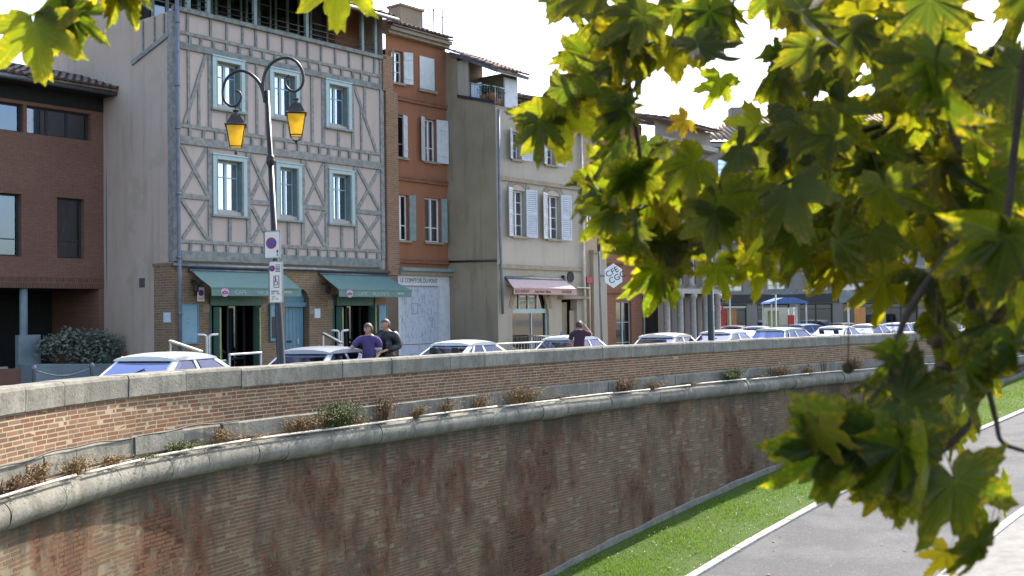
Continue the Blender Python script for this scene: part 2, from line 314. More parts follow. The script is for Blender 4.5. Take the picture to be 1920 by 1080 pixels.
# ------------------------------------------------------------------ geometry helpers
class MB:
    def __init__(s, org=(0, 0, 0)): s.v = []; s.f = []; s.o = org
    def add(s, vs, fs):
        b = len(s.v); s.v += [(p[0]-s.o[0], p[1]-s.o[1], p[2]-s.o[2]) for p in vs]; s.f += [tuple(i+b for i in f) for f in fs]
    def box(s, x0, y0, z0, x1, y1, z1):
        s.add([(x0, y0, z0), (x1, y0, z0), (x1, y1, z0), (x0, y1, z0), (x0, y0, z1), (x1, y0, z1), (x1, y1, z1), (x0, y1, z1)],
              [(0, 3, 2, 1), (4, 5, 6, 7), (0, 1, 5, 4), (1, 2, 6, 5), (2, 3, 7, 6), (3, 0, 4, 7)])
        return s
    def hexa(s, a, b):   # a: four bottom corners, b: four top corners
        s.add(list(a)+list(b), [(0, 3, 2, 1), (4, 5, 6, 7), (0, 1, 5, 4), (1, 2, 6, 5), (2, 3, 7, 6), (3, 0, 4, 7)]); return s
    def beam(s, p, q, w, d, up=(0, -1, 0)):  # bar p->q, width w across, depth d along 'up'
        p = Vector(p); q = Vector(q); t = (q-p).normalized(); u = Vector(up); u = (u - t*u.dot(t)).normalized(); r = t.cross(u)
        a, b = r*w/2, u*d
        s.hexa([p-a, p+a, p+a+b, p-a+b], [q-a, q+a, q+a+b, q-a+b]); return s
    def tube(s, pts, r, n=8, cap=True):
        pts = [Vector(p) for p in pts]; rs = r if isinstance(r, (list, tuple)) else [r]*len(pts); vs = []; fs = []
        u = None
        for i, p in enumerate(pts):
            t = (pts[min(i+1, len(pts)-1)]-pts[max(i-1, 0)]).normalized()
            if u is None: u = t.orthogonal().normalized()
            else:
                u = u - t*u.dot(t)
                u = u.normalized() if u.length > 1e-5 else t.orthogonal().normalized()
            v = t.cross(u)
            for k in range(n): a = 2*math.pi*k/n; vs.append(p+(u*math.cos(a)+v*math.sin(a))*rs[i])
        for i in range(len(pts)-1):
            for k in range(n): k2 = (k+1) % n; fs.append((i*n+k, i*n+k2, (i+1)*n+k2, (i+1)*n+k))
        if cap: fs.append(tuple(range(n-1, -1, -1))); fs.append(tuple(range((len(pts)-1)*n, len(pts)*n)))
        s.add(vs, fs); return s
    def lathe(s, prof, c=(0, 0, 0), n=16, rot=0, axis='z'):
        vs = []; fs = []
        for r, z in prof:
            for k in range(n):
                a = 2*math.pi*k/n+rot; x, y = r*math.cos(a), r*math.sin(a)
                p = (x, y, z) if axis == 'z' else ((x, z, y) if axis == 'y' else (z, x, y))
                vs.append((c[0]+p[0], c[1]+p[1], c[2]+p[2]))
        m = len(prof)
        for i in range(m-1):
            for k in range(n): k2 = (k+1) % n; fs.append((i*n+k, i*n+k2, (i+1)*n+k2, (i+1)*n+k))
        fs.append(tuple(range(n-1, -1, -1))); fs.append(tuple(range((m-1)*n, m*n))); s.add(vs, fs); return s
    def prism(s, poly, y0, y1):   # polygon of (x, z), extruded along y
        n = len(poly); vs = [(x, y0, z) for x, z in poly]+[(x, y1, z) for x, z in poly]
        s.add(vs, [tuple(range(n)), tuple(range(2*n-1, n-1, -1))]+[(i, i+n, (i+1) % n+n, (i+1) % n) for i in range(n)]); return s
    def prismx(s, poly, x0, x1):  # polygon of (y, z), extruded along x
        n = len(poly); vs = [(x0, y, z) for y, z in poly]+[(x1, y, z) for y, z in poly]
        s.add(vs, [tuple(range(n-1, -1, -1)), tuple(range(n, 2*n))]+[(i, (i+1) % n, (i+1) % n+n, i+n) for i in range(n)]); return s
    def ball(s, c, r, n=10, m=6, sc=(1, 1, 1)):
        vs = [(c[0], c[1], c[2]-r*sc[2])]; fs = []
        for i in range(1, m):
            a = math.pi*i/m-math.pi/2
            for k in range(n): b = 2*math.pi*k/n; vs.append((c[0]+r*sc[0]*math.cos(a)*math.cos(b), c[1]+r*sc[1]*math.cos(a)*math.sin(b), c[2]+r*sc[2]*math.sin(a)))
        vs.append((c[0], c[1], c[2]+r*sc[2])); L = len(vs)-1
        for k in range(n):
            k2 = (k+1) % n; fs.append((0, 1+k2, 1+k))
            for i in range(m-2): fs.append((1+i*n+k, 1+i*n+k2, 1+(i+1)*n+k2, 1+(i+1)*n+k))
            fs.append((L, 1+(m-2)*n+k, 1+(m-2)*n+k2))
        s.add(vs, fs); return s
    def mesh(s, name, m, smooth=False, bevel=0, fix=True):
        me = bpy.data.meshes.new(name); me.from_pydata(s.v, [], s.f)
        if fix or bevel:
            bm = bmesh.new(); bm.from_mesh(me)
            if bevel: bmesh.ops.bevel(bm, geom=bm.edges[:], offset=bevel, segments=1, affect='EDGES', clamp_overlap=True)
            bmesh.ops.recalc_face_normals(bm, faces=bm.faces[:]); bm.to_mesh(me); bm.free()
        me.materials.append(M[m] if isinstance(m, str) else m)
        if smooth: me.polygons.foreach_set('use_smooth', [True]*len(me.polygons))
        return me
    def build(s, name, m, parent=None, smooth=False, bevel=0, fix=True):
        return link(name, s.mesh(name, m, smooth, bevel, fix), parent)
def link(name, data, parent=None, loc=None):
    o = bpy.data.objects.new(name, data); COL.objects.link(o)
    if parent: o.parent = parent
    if loc is not None: o.location = loc
    return o
def tag(o, label=None, cat=None, group=None, kind=None):
    for k, v in (('label', label), ('category', cat), ('group', group), ('kind', kind)):
        if v: o[k] = v
    return o
def thing(name, label, cat, loc=(0, 0, 0), rz=0, group=None):
    o = bpy.data.objects.new(name, None); COL.objects.link(o); o.location = loc; o.rotation_euler = (0, 0, rz); o.empty_display_size = .2
    return tag(o, label, cat, group)
def copy_tree(o, parent=None):
    c = o.copy(); COL.objects.link(c); c.parent = parent
    for ch in list(o.children): copy_tree(ch, c)
    return c
def np_mesh(name, verts, quads, m, smooth=False, parent=None):
    me = bpy.data.meshes.new(name); nv, nq = len(verts), len(quads); k = quads.shape[1]
    me.vertices.add(nv); me.vertices.foreach_set('co', np.asarray(verts, np.float32).ravel())
    me.loops.add(nq*k); me.loops.foreach_set('vertex_index', np.asarray(quads, np.int32).ravel())
    me.polygons.add(nq); me.polygons.foreach_set('loop_start', np.arange(0, nq*k, k, dtype=np.int32)); me.polygons.foreach_set('loop_total', np.full(nq, k, np.int32))
    me.polygons.foreach_set('use_smooth', np.full(nq, smooth, bool))
    me.update(calc_edges=True); me.validate(); me.materials.append(M[m]); return link(name, me, parent)
def text(name, s, size, loc, m, parent, rx=90, rz=0, sx=1., extrude=.002, align='LEFT', shear=0.):
    c = bpy.data.curves.new(name, 'FONT'); c.body = s; c.size = size; c.extrude = extrude; c.align_x = align; c.shear = shear
    tmp = bpy.data.objects.new('tmp_text', c); me = bpy.data.meshes.new_from_object(tmp); bpy.data.objects.remove(tmp); bpy.data.curves.remove(c)
    me.materials.clear(); me.materials.append(M[m]); me.name = name; o = link(name, me, parent, loc); o.rotation_euler = (R(rx), 0, R(rz)); o.scale = (sx, 1, 1); return o
def ray(x, y): return cr*((x-960)/FL) - cu*((y-540)/FL) + cf
def at(x, y, Y):
    d = ray(x, y); return CAM + d*(Y/d.y)
def onz(x, y, z):
    d = ray(x, y); return CAM + d*((z-EYE)/d.z)
def to_px(P):
    d = Vector(P)-CAM; ww = d.dot(cf); return 960+FL*d.dot(cr)/ww, 540-FL*d.dot(cu)/ww, ww

# ------------------------------------------------------------------ rampart line
pts = np.array([(-5.6, 5.), (-6.2, 8.5), (-6.5, 11.6), (-6.47, 14.0), (-6.25, 16.15), (-5.72, 18.0), (-4.70, 20.1), (-2.85, 23.1), (.50, 27.9), (5.5, 34.05), (10.1, 38.9), (19.9, 48.3), (29, 56.6), (38, 64.6)])
def catmull(p, n=60):
    out = []
    q = np.vstack([2*p[0]-p[1], p, 2*p[-1]-p[-2]])
    for i in range(1, len(q)-2):
        for k in range(n):
            t = k/n; a, b, c, d = q[i-1], q[i], q[i+1], q[i+2]
            out.append(.5*((2*b)+(-a+c)*t+(2*a-5*b+4*c-d)*t*t+(-a+3*b-3*c+d)*t**3))
    out.append(p[-1]); return np.array(out)
crv = catmull(pts)
sl = np.concatenate([[0], np.cumsum(np.linalg.norm(np.diff(crv, axis=0), axis=1))])
WL = sl[-1]; sg = np.arange(0, WL, .05); cx = np.interp(sg, sl, crv[:, 0]); cy = np.interp(sg, sl, crv[:, 1])
ker = np.exp(-np.linspace(-2, 2, 81)**2); ker /= ker.sum()
def smo(a): return np.convolve(np.pad(a, 40, mode='reflect', reflect_type='odd'), ker, 'valid')
cx, cy = smo(cx), smo(cy)
tx, ty = np.gradient(cx, .05), np.gradient(cy, .05); tn = np.hypot(tx, ty); tx /= tn; ty /= tn
def wp(s): return np.interp(s, sg, cx), np.interp(s, sg, cy)
def wt(s): a, b = np.interp(s, sg, tx), np.interp(s, sg, ty); h = np.hypot(a, b); return a/h, b/h
def wpt(s, d, z):
    x, y = wp(s); a, b = wt(s); return Vector((x+d*b, y-d*a, z))
def gz(x, y): # the ramp at the foot of the wall climbs away from the camera
    t = np.asarray(x)*.656+np.asarray(y)*.755
    z = -4.3+(t-23.8)*.106
    return np.where(z > -.6, -.6+.6*np.tanh((z+.6)/.6), np.maximum(z, -6.6))
def s_near(x, y): return sg[np.argmin((cx-x)**2+(cy-y)**2)]
LW = 3.35
# ------------------------------------------------------------------ ground
def strip(name, rows, m, smooth=True):
    b = MB(); n = len(rows[0]); vs = [p for r in rows for p in r]; fs = []
    for j in range(len(rows)-1):
        for i in range(n-1): fs.append((j*n+i, j*n+i+1, (j+1)*n+i+1, (j+1)*n+i))
    b.add(vs, fs); return tag(b.build(name, m, None, smooth), kind='structure')
ss = np.arange(0, WL-.3, .5)
def line(d, dz=0., zf=None): return [(lambda p: (p.x, p.y, (zf if zf is not None else float(gz(p.x, p.y)))+dz))(wpt(s, d, 0)) for s in ss]
strip('lawn', [line(0.0), line(1.1), line(2.2), line(LW)], 'lawn')
strip('path', [line(LW+.25, -.03), line(6., -.03), line(8.6, -.03)], 'path')
strip('paved_walk', [line(8.85, .0), line(11, 0), line(16, .0)], 'pave')
strip('lower_ground', [line(-.3, -.35), line(8, -.35), line(16, -.35), line(60, -.6), line(400, -2.)], 'lawn')
# the street: a sheet behind the wall that fans out to the horizon
fan0 = [wpt(s, -.42, 0) for s in np.arange(0, WL-.3, 1.)]; K = len(fan0)
def fanrow(dist):
    o = []
    for i, p in enumerate(fan0):
        a = R(-95 + 178*(i/(K-1))); o.append((p.x+dist*math.sin(a), p.y+dist*math.cos(a), 0))
    return o
strip('street', [[(p.x, p.y, 0) for p in fan0], fanrow(20), fanrow(90), fanrow(900)], 'asphalt', False)
strip('rampart_pavement', [[tuple(wpt(s, -.41, .12)) for s in ss], [tuple(wpt(s, -1.45, .12)) for s in ss]], 'pave', False)
kb = MB(); kp = [wpt(s, -1.5, .06) for s in ss]
for i in range(len(kp)-1): kb.beam(kp[i]+Vector((0, 0, .0)), kp[i+1], .1, .13, (0, 0, -1)); 
kb2 = MB()
for i in range(len(kp)-1):
    a, b_ = kp[i]+Vector((0, 0, -.06)), kp[i+1]+Vector((0, 0, -.06)); kb2.beam(a, b_, .09, .185, (0, 0, 1))
tag(kb2.build('kerb', 'kerbstone'), kind='structure')

# ------------------------------------------------------------------ retaining wall
wall = thing('retaining_wall', 'long curved brick retaining wall with grey stone coping and round stone moulding', 'wall', (0, 0, 0))
def sweep(prof, m, name, s0=0, s1=None, step=.25, closed=False):
    S = np.arange(s0, (s1 or WL-.3), step); rows = []
    for d, z in prof:
        x, y = wp(S); a, b = wt(S); dd = np.full_like(S, d) if not callable(d) else d(S); zz = np.full_like(S, z) if not callable(z) else z(S, x, y)
        rows.append(np.stack([x+dd*b, y-dd*a, zz], 1))
    V = np.concatenate(rows); n = len(S); q = []
    for j in range(len(prof)-1):
        i = np.arange(n-1); q.append(np.stack([j*n+i, j*n+i+1, (j+1)*n+i+1, (j+1)*n+i], 1))
    return np_mesh(name, V, np.concatenate(q), m, False, wall)
def batter(z): return .14+.022*(-.62-z)
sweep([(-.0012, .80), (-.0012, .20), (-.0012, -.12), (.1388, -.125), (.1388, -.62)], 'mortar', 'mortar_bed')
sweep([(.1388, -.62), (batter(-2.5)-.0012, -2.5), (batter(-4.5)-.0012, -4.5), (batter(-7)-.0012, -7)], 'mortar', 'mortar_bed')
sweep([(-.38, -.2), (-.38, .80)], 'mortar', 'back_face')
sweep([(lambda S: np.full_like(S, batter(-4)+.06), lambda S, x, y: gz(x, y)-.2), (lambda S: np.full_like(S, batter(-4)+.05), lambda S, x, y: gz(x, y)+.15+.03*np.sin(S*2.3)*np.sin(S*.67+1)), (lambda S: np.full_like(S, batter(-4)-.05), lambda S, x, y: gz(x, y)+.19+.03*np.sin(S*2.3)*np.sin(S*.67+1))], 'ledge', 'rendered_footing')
# bricks, course by course
CH, BL, JT = .067, .275, .017
B = []
zc = .80-CH/2
k = 0
while zc > .22:
    s = .05+(k % 2)*.14+random.random()*.03
    while s < WL-.7:
        L = BL*random.uniform(.86, 1.08) if random.random() > .12 else BL*.5
        B.append((s+L/2, zc, L-JT, 0.)); s += L
    zc -= CH; k += 1
zc = -.655; k = 0
while zc > -6.0:
    s = .05+(k % 2)*.14+random.random()*.03
    while s < WL-.7:
        L = BL*random.uniform(.84, 1.1) if random.random() > .15 else BL*.5
        B.append((s+L/2, zc, L-JT, 1.)); s += L
    zc -= CH; k += 1
B = np.array(B); bx, by = wp(B[:, 0])
keep = (B[:, 1] > gz(bx, by)-.05) & (rng.random(len(B)) > .0015)
B, bx, by = B[keep], bx[keep], by[keep]; ta, tb = wt(B[:, 0])
off = np.where(B[:, 3] > 0, .14+.022*(-.62-B[:, 1]), 0.)+np.where(B[:, 3] > 0, rng.normal(.0010, .0013, len(B)), rng.normal(.0004, .0005, len(B)))-(rng.random(len(B)) < .035)*.012*(B[:, 3])
bz = B[:, 1]+rng.normal(0, .0015, len(B)); hl, hh = B[:, 2]/2, (CH-JT)/2*rng.uniform(.9, 1.06, len(B))
cxb, cyb = bx+off*tb, by-off*ta
d3 = np.stack([cxb, cyb, bz-EYE], 1); ww = d3 @ np.array(cf); pxx = 960+FL*(d3 @ np.array(cr))/ww; pyy = 540-FL*(d3 @ np.array(cu))/ww
area = np.where((ww > 1) & (pxx > -20) & (pxx < 1940) & (pyy > -20) & (pyy < 1100), hl*hh/ww**2*np.abs((cxb*tb-cyb*ta)/np.hypot(cxb, cyb)), 0)
top = set(np.argsort(-area)[:300].tolist())
mask = np.ones(len(B), bool); mask[list(top)] = False
def brick_verts(i):
    o = []
    for dd, zz in ((.0, -1), (.0, 1), (-.05, 1), (-.05, -1)):
        for e in (-1, 1):
            o.append(np.stack([cxb[i]+e*hl[i]*ta[i]+dd*tb[i], cyb[i]+e*hl[i]*tb[i]-dd*ta[i], bz[i]+zz*hh[i]], 1))
    return o
idx = np.where(mask)[0]; bv = np.stack(brick_verts(idx), 1)
# wear: every corner a little out of true
bv[..., 2] += rng.normal(0, .0016, bv.shape[:2])
fq = np.array([(0, 1, 3, 2), (2, 3, 5, 4), (1, 7, 5, 3), (0, 2, 4, 6), (6, 7, 1, 0)])
q = (np.arange(len(idx))[:, None, None]*8+fq[None]).reshape(-1, 4)
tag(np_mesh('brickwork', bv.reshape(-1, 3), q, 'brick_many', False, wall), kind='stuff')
meshes = {}
for i in sorted(top):
    key = round(hl[i]*2/.02); 
    if key not in meshes:
        L = key*.02/2; h = (CH-JT)/2
        vs = [(e*L+random.gauss(0, .0016), -dd+random.gauss(0, .0002), z*h+random.gauss(0, .0016)) for dd, z in ((0., -1), (0., 1), (-.05, 1), (-.05, -1)) for e in (-1, 1)]
        b = MB(); b.add(vs, [tuple(f) for f in fq]); meshes[key] = b.mesh('brick', 'brick_one', fix=True)
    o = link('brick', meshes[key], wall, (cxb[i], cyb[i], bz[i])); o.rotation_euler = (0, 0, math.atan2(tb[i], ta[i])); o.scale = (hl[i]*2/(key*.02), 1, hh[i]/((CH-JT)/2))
def seg_profile(name, m, prof, s0, s1, nseg, jit=.004, smooth=False):
    S = np.linspace(s0, s1, nseg+1); n = len(prof); b = MB(); vs = []
    jd, jz = random.gauss(0, jit), random.gauss(0, jit)
    for s in S:
        for d, z in prof:
            e = random.gauss(0, jit*.35)
            vs.append(tuple(wpt(s, d+jd+e, z+jz+random.gauss(0, jit*.35))))
    fs = [(i*n+k, i*n+(k+1) % n, (i+1)*n+(k+1) % n, (i+1)*n+k) for i in range(nseg) for k in range(n)]
    k0 = len(vs); vs += vs[:n]+vs[nseg*n:(nseg+1)*n]      # the ends keep their own corners so they stay crisp
    fs += [tuple(range(k0+n-1, k0-1, -1)), tuple(range(k0+n, k0+2*n))]
    b.add(vs, fs); return b.build(name, m, wall, smooth, fix=not smooth)
cap_prof = [(.022, .795), (.042, .82), (.045, 1.10), (.026, 1.142), (0., 1.155), (-.36, 1.155), (-.405, 1.13), (-.41, .795)]
s = .1
while s < WL-2.2:
    L = random.uniform(1.0, 2.1); seg_profile('coping_stone', 'coping', cap_prof, s+.007, s+L-.007, 5, .005); s += L
s = .1
while s < WL-2.2:
    L = random.uniform(.8, 1.7); h = random.gauss(.195, .012); f = .085+random.gauss(0, .012)
    seg_profile('ledge_stone', 'ledge', [(f, -.115), (f+.012, -.09), (f+.008, h-.02), (f-.02, h), (-.1, h), (-.1, -.115)], s+.008, s+L-.008, 4, .006); s += L
s = .1
while s < WL-2.2:
    L = random.uniform(.75, 1.6); r = .212+random.gauss(0, .007)
    pr = [(.13+r*math.cos(R(a)), -.385+r*math.sin(R(a))) for a in (-88, -75, -62, -49, -36, -23, -10, 3, 16, 29, 42, 55, 68, 80, 90)]+[(.02, -.16), (.02, -.62)]
    seg_profile('moulding_stone', 'ledge', pr, s+.006, s+L-.006, 5, .006, True); s += L
# things fixed to the wall
pipe = MB(); s = 3.
while s < WL-8:
    L = random.uniform(1.6, 3.2); pipe.tube([tuple(wpt(s+L*t, .285, -.125+.012*math.sin(s+t))) for t in np.linspace(0, 1, 7)], .021, 6); s += L+(.03 if random.random() < .7 else .25)
tag(pipe.build('conduit', 'pipewhite', None, True), 'thin cream conduit pipe lying on the stone moulding of the brick wall', 'pipe')
cab = [tuple(wpt(s, .10+.006*math.sin(s*3), .215+.02*math.sin(s*1.9)+.012*math.sin(s*5.1))) for s in np.arange(3, s_near(-4.9, 19.7), .15)]
tag(MB().tube(cab, .012, 6).build('cable', 'cable', None, True), 'black cable sagging along the foot of the parapet bricks', 'cable')
# kerbs of the path
for d, nm, lab in ((LW, 'path_kerb', 0), (8.6, 'walk_kerb', 1)):
    kr = tag(bpy.data.objects.new(nm, None), kind='structure'); COL.objects.link(kr); s = 8.
    while s < WL-3:
        L = 1.0; b = MB(); p0, p1 = wpt(s+.006, d+.125, 0), wpt(s+L-.006, d+.125, 0)
        p0.z, p1.z = float(gz(p0.x, p0.y))-.25, float(gz(p1.x, p1.y))-.25
        b.beam(p0, p1, .24, .285+random.gauss(0, .004), (0, 0, 1)); b.build('kerb_stone', 'kerbstone', kr, bevel=.012); s += L
# grass blades on the lawn
NB = 90000
gs = s_near(-2, 24)+(WL-4-s_near(-2, 24))*rng.random(NB)**1.5; gd = .28+rng.random(NB)*(LW-.30)
x, y = wp(gs); a, b_ = wt(gs); x, y = x+gd*b_, y-gd*a; z = gz(x, y)
h = rng.uniform(.025, .075, NB)*(1+.6*np.sin(x*1.7)*np.sin(y*1.3)); an = rng.random(NB)*6.28; wd = rng.uniform(.006, .013, NB)
lx, ly = rng.normal(0, .025, NB), rng.normal(0, .025, NB)
V = np.stack([np.stack([x-wd*np.cos(an), y-wd*np.sin(an), z-.01], 1), np.stack([x+wd*np.cos(an), y+wd*np.sin(an), z-.01], 1), np.stack([x+lx, y+ly, z+h], 1)], 1).reshape(-1, 3)
tag(np_mesh('grass', V, np.arange(NB*3).reshape(-1, 3), 'grass'), 'short bright green grass strip at the foot of the brick wall', 'grass', kind='stuff')
fl = MB()
for _ in range(170):
    s_ = random.uniform(s_near(2, 29), WL-8); d_ = random.uniform(.5, 8.4) if random.random() < .45 else random.uniform(2.6, 4.4); p = wpt(s_, d_, 0); p.z = float(gz(p.x, p.y))+(.05 if d_ < LW else -.02); a_ = random.uniform(0, 6.28); r_ = random.uniform(.025, .06)
    fl.add([p+Vector((r_*math.cos(a_+k)*random.uniform(.6, 1.1), r_*math.sin(a_+k)*random.uniform(.6, 1.1), random.uniform(0, .015))) for k in (0, 1.2, 2.3, 3.6, 5)], [(0, 1, 2, 3, 4)])
tag(fl.build('fallen_leaves', 'weeddry', None, fix=False), 'dry brown leaves fallen on the grass and the path', 'leaves', kind='stuff')
dz_ = MB()
for _ in range(260):
    s_ = random.uniform(s_near(2, 29), WL-8); d_ = random.uniform(.7, LW); p = wpt(s_, d_, 0); p.z = float(gz(p.x, p.y))+.07; dz_.add([p+Vector((.014*math.cos(k), .014*math.sin(k), .004*math.sin(2*k))) for k in (0, 1.26, 2.5, 3.8, 5)], [(0, 1, 2, 3, 4)])
tag(dz_.build('daisies', 'white', None, fix=False), 'tiny white flower specks in the grass strip', 'flowers', kind='stuff')

# ------------------------------------------------------------------ house row: (s along the fronts, d depth behind the cafe front, z)
P0 = Vector((-8.9973, 29.5, 0)); TH = R(51)
UX = Vector((math.cos(TH), math.sin(TH), 0)); UY = Vector((-math.sin(TH), math.cos(TH), 0))
def fp(s, d, z): return P0+UX*s+UY*d+Vector((0, 0, z))
def frame_hit(x, y, d=0):  # pixel -> (s, z) on a front
    r = ray(x, y); t = ((P0+UY*d)-CAM).dot(UY)/r.dot(UY); q = CAM+r*t; return (q-P0).dot(UX), q.z
def house(name, label, s0, d0, cat='building', group=None): return thing(name, label, cat, fp(s0, d0, 0), TH, group), (s0, d0, 0)
def holes_wall(name, m, root, org, s0, s1, z0, z1, y, holes, reveal=.22, rm=None):
    b = MB(org); X = sorted(set([s0, s1]+[v for h in holes for v in h[:2]])); Z = sorted(set([z0, z1]+[v for h in holes for v in h[2:4]]))
    for i in range(len(X)-1):
        for j in range(len(Z)-1):
            mx, mz = (X[i]+X[i+1])/2, (Z[j]+Z[j+1])/2
            if any(h[0] < mx < h[1] and h[2] < mz < h[3] for h in holes): continue
            b.add([(X[i], y, Z[j]), (X[i+1], y, Z[j]), (X[i+1], y, Z[j+1]), (X[i], y, Z[j+1])], [(0, 1, 2, 3)])
    for a, c, e, g in [h[:4] for h in holes]:
        for p, q_ in (((a, e), (a, g)), ((a, g), (c, g)), ((c, g), (c, e)), ((c, e), (a, e))):
            b.add([(p[0], y, p[1]), (q_[0], y, q_[1]), (q_[0], y+reveal, q_[1]), (p[0], y+reveal, p[1])], [(0, 1, 2, 3)])
    return b.build(name, m, root, fix=False)
def bx(name, m, root, org, *c, bevel=0, label=None):
    o = MB(org).box(*c).build(name, m, root, bevel=bevel)
    if label: o['label'] = label
    return o
def backbox(root, org, s0, s1, d0, d1, z0, z1, m='dark', name='inner_room'):
    b = MB(org)   # closed dark room behind the openings (five faces)
    v = [(s0, d0, z0), (s1, d0, z0), (s1, d1, z0), (s0, d1, z0), (s0, d0, z1), (s1, d0, z1), (s1, d1, z1), (s0, d1, z1)]
    b.add(v, [(2, 3, 7, 6), (0, 3, 7, 4), (1, 2, 6, 5), (4, 5, 6, 7), (0, 1, 2, 3)]); return b.build(name, m, root, fix=False)
def window(root, org, s0, s1, z0, z1, y, cols=2, rows=(.66,), frame='sash', fw=.055, glass='glass', curtain=None, back='dark', sill=None, depth=.10, mull=.03):
    """a window set in its opening: frame with panes, bars and sill as sub-parts"""
    b = MB(org); yy = y+depth
    b.box(s0, yy, z0, s0+fw, yy+.06, z1); b.box(s1-fw, yy, z0, s1, yy+.06, z1); b.box(s0+fw, yy, z0, s1-fw, yy+.06, z0+fw); b.box(s0+fw, yy, z1-fw, s1-fw, yy+.06, z1)
    f = b.build('window', frame, root)
    ws = (s1-s0-2*fw)/cols; zs = [z0+fw]+[z0+(z1-z0)*r for r in rows]+[z1-fw]
    bar = MB(org)
    for c in range(1, cols): bar.box(s0+fw+ws*c-fw*.7, yy-.012, z0+fw, s0+fw+ws*c+fw*.7, yy+.05, z1-fw)
    for r in rows:
        for c in range(cols): bar.box(s0+fw+ws*c+(fw*.7 if c else 0), yy+.006, z0+(z1-z0)*r-mull/2, s0+fw+ws*(c+1)-(fw*.7 if c < cols-1 else 0), yy+.04, z0+(z1-z0)*r+mull/2)
    if bar.v: bar.build('glazing_bar', frame, f)
    for c in range(cols):
        MB(org).box(s0+fw+ws*c, yy+.022, z0+fw, s0+fw+ws*(c+1), yy+.026, z1-fw).build('pane', glass, f)
    if curtain:
        cb = MB(org); n = 14; a, e = s0+fw, s1-fw
        for (ca, ce) in curtain:
            A, E = a+(e-a)*ca, a+(e-a)*ce; P = [(A+(E-A)*i/n, yy+.054+.006*math.sin(i*1.9), zz) for zz in (z0+.03, z1-.04) for i in range(n+1)]
            cb.add(P, [(i, i+1, n+2+i, n+1+i) for i in range(n)])
        cb.build('curtain', 'curtain', f, True, fix=False)
    backbox(f, org, s0-.05, s1+.05, yy+.0651, yy+.8, z0-.05, z1+.05, back, 'room')
    if sill: MB(org).box(s0-.07, y-.09, z0-.075, s1+.07, y+depth, z0-.001).build('sill', sill, f)
    return f
def shutter(root, org, hinge, z0, z1, y, width, ang, m='shutter', louvre=False):
    """leaf hinged at (hinge, y); ang degrees from flat-on-wall; negative width opens to the left"""
    sg_ = 1 if width > 0 else -1; wdt = abs(width); a = R(ang); dx, dy = math.cos(a)*sg_, -math.sin(a); nx, ny = -dy*sg_, -dx*0-math.cos(a)
    def P(u, t, z): return (hinge+dx*u+(math.sin(a)*-sg_)*t*0, y+dy*u-t, z)
    b = MB(org)
    def bar(u0, u1, za, zb, t0, t1): b.hexa([P(u0, t0, za), P(u1, t0, za), P(u1, t1, za), P(u0, t1, za)], [P(u0, t0, zb), P(u1, t0, zb), P(u1, t1, zb), P(u0, t1, zb)])
    if not louvre:
        n = max(2, round(wdt/.14))
        for i in range(n): bar(wdt*i/n+.003, wdt*(i+1)/n-.003, z0, z1, .012, .04)
        for zz in (z0+.2*(z1-z0), z0+.8*(z1-z0)): bar(.02, wdt-.02, zz-.05, zz+.05, .041, .058)
    else:
        for u_ in (0, wdt-.05): bar(u_, u_+.05, z0, z1, .01, .045)
        for zz in (z0, (z0+z1)/2-.04, z1-.08): bar(.05, wdt-.05, zz, zz+.08, .012, .043)
        nn = int((z1-z0)/.075)
        for i in range(nn):
            zz = z0+.08+(z1-z0-.16)*(i+.5)/nn; b.hexa([P(.05, .014, zz+.022), P(wdt-.05, .014, zz+.022), P(wdt-.05, .022, zz+.03), P(.05, .022, zz+.03)], [P(.05, .034, zz-.03), P(wdt-.05, .034, zz-.03), P(wdt-.05, .042, zz-.022), P(.05, .042, zz-.022)])
    return b.build('shutter', m, root)
def canal_roof(root, org, s0, s1, dlo, zlo, dhi, zhi, pitch=.21, course=.36, single=False, m='tile'):
    """rows of half-round tiles down the slope (channel and cover)"""
    base = MB(org); base.hexa([(s0, dlo, zlo-.06), (s1, dlo, zlo-.06), (s1, dhi, zhi-.06), (s0, dhi, zhi-.06)], [(s0, dlo, zlo-.01), (s1, dlo, zlo-.01), (s1, dhi, zhi-.01), (s0, dhi, zhi-.01)])
    rf = base.build('roof', m, root)
    L = math.hypot(dhi-dlo, zhi-zlo); ey, ez = (dhi-dlo)/L, (zhi-zlo)/L; n = int(L/course)+1; N = 5
    def tile(b, x, l0, l1, r0_, r1_, jit=0):
        vs = []
        for l, r in ((l0, r0_), (l1, r1_)):
            for k in range(N):
                a = math.pi*k/(N-1); h = r*math.sin(a)*.8+.012+(.018 if l == l0 else 0); vs.append((x+r*math.cos(a)+jit, dlo+ey*l-ez*h, zlo+ez*l+ey*h))
        b.add(vs, [(k, k+1, N+k+1, N+k) for k in range(N-1)]+[tuple(range(N))])
    if single:
        b = MB((0, 0, 0)); vs = []
        for l, r in ((0, .098), (course*1.12, .078)):
            for k in range(N):
                a = math.pi*k/(N-1); h = r*math.sin(a)*.8+.012+(.018 if l == 0 else 0); vs.append((r*math.cos(a), ey*l-ez*h, ez*l+ey*h))
        b.add(vs, [(k, k+1, N+k+1, N+k) for k in range(N-1)]+[tuple(range(N))]); me = b.mesh('roof_tile', m, True, fix=False)
    b = MB(org); x = s0+pitch/2; cnt = 0
    while x < s1:
        for i in range(n):
            if single:
                l = i*course+random.uniform(-.012, .012); o = link('roof_tile', me, rf, (x+random.uniform(-.01, .01)-org[0], dlo+ey*l-org[1], zlo+ez*l-org[2])); cnt += 1
            else: tile(b, x, i*course, i*course+course*1.12, .098, .078, random.uniform(-.012, .012))
        x += pitch
    if not single: tag(b.build('roof_tiles', m, rf, True, fix=False), kind='stuff')
    return rf

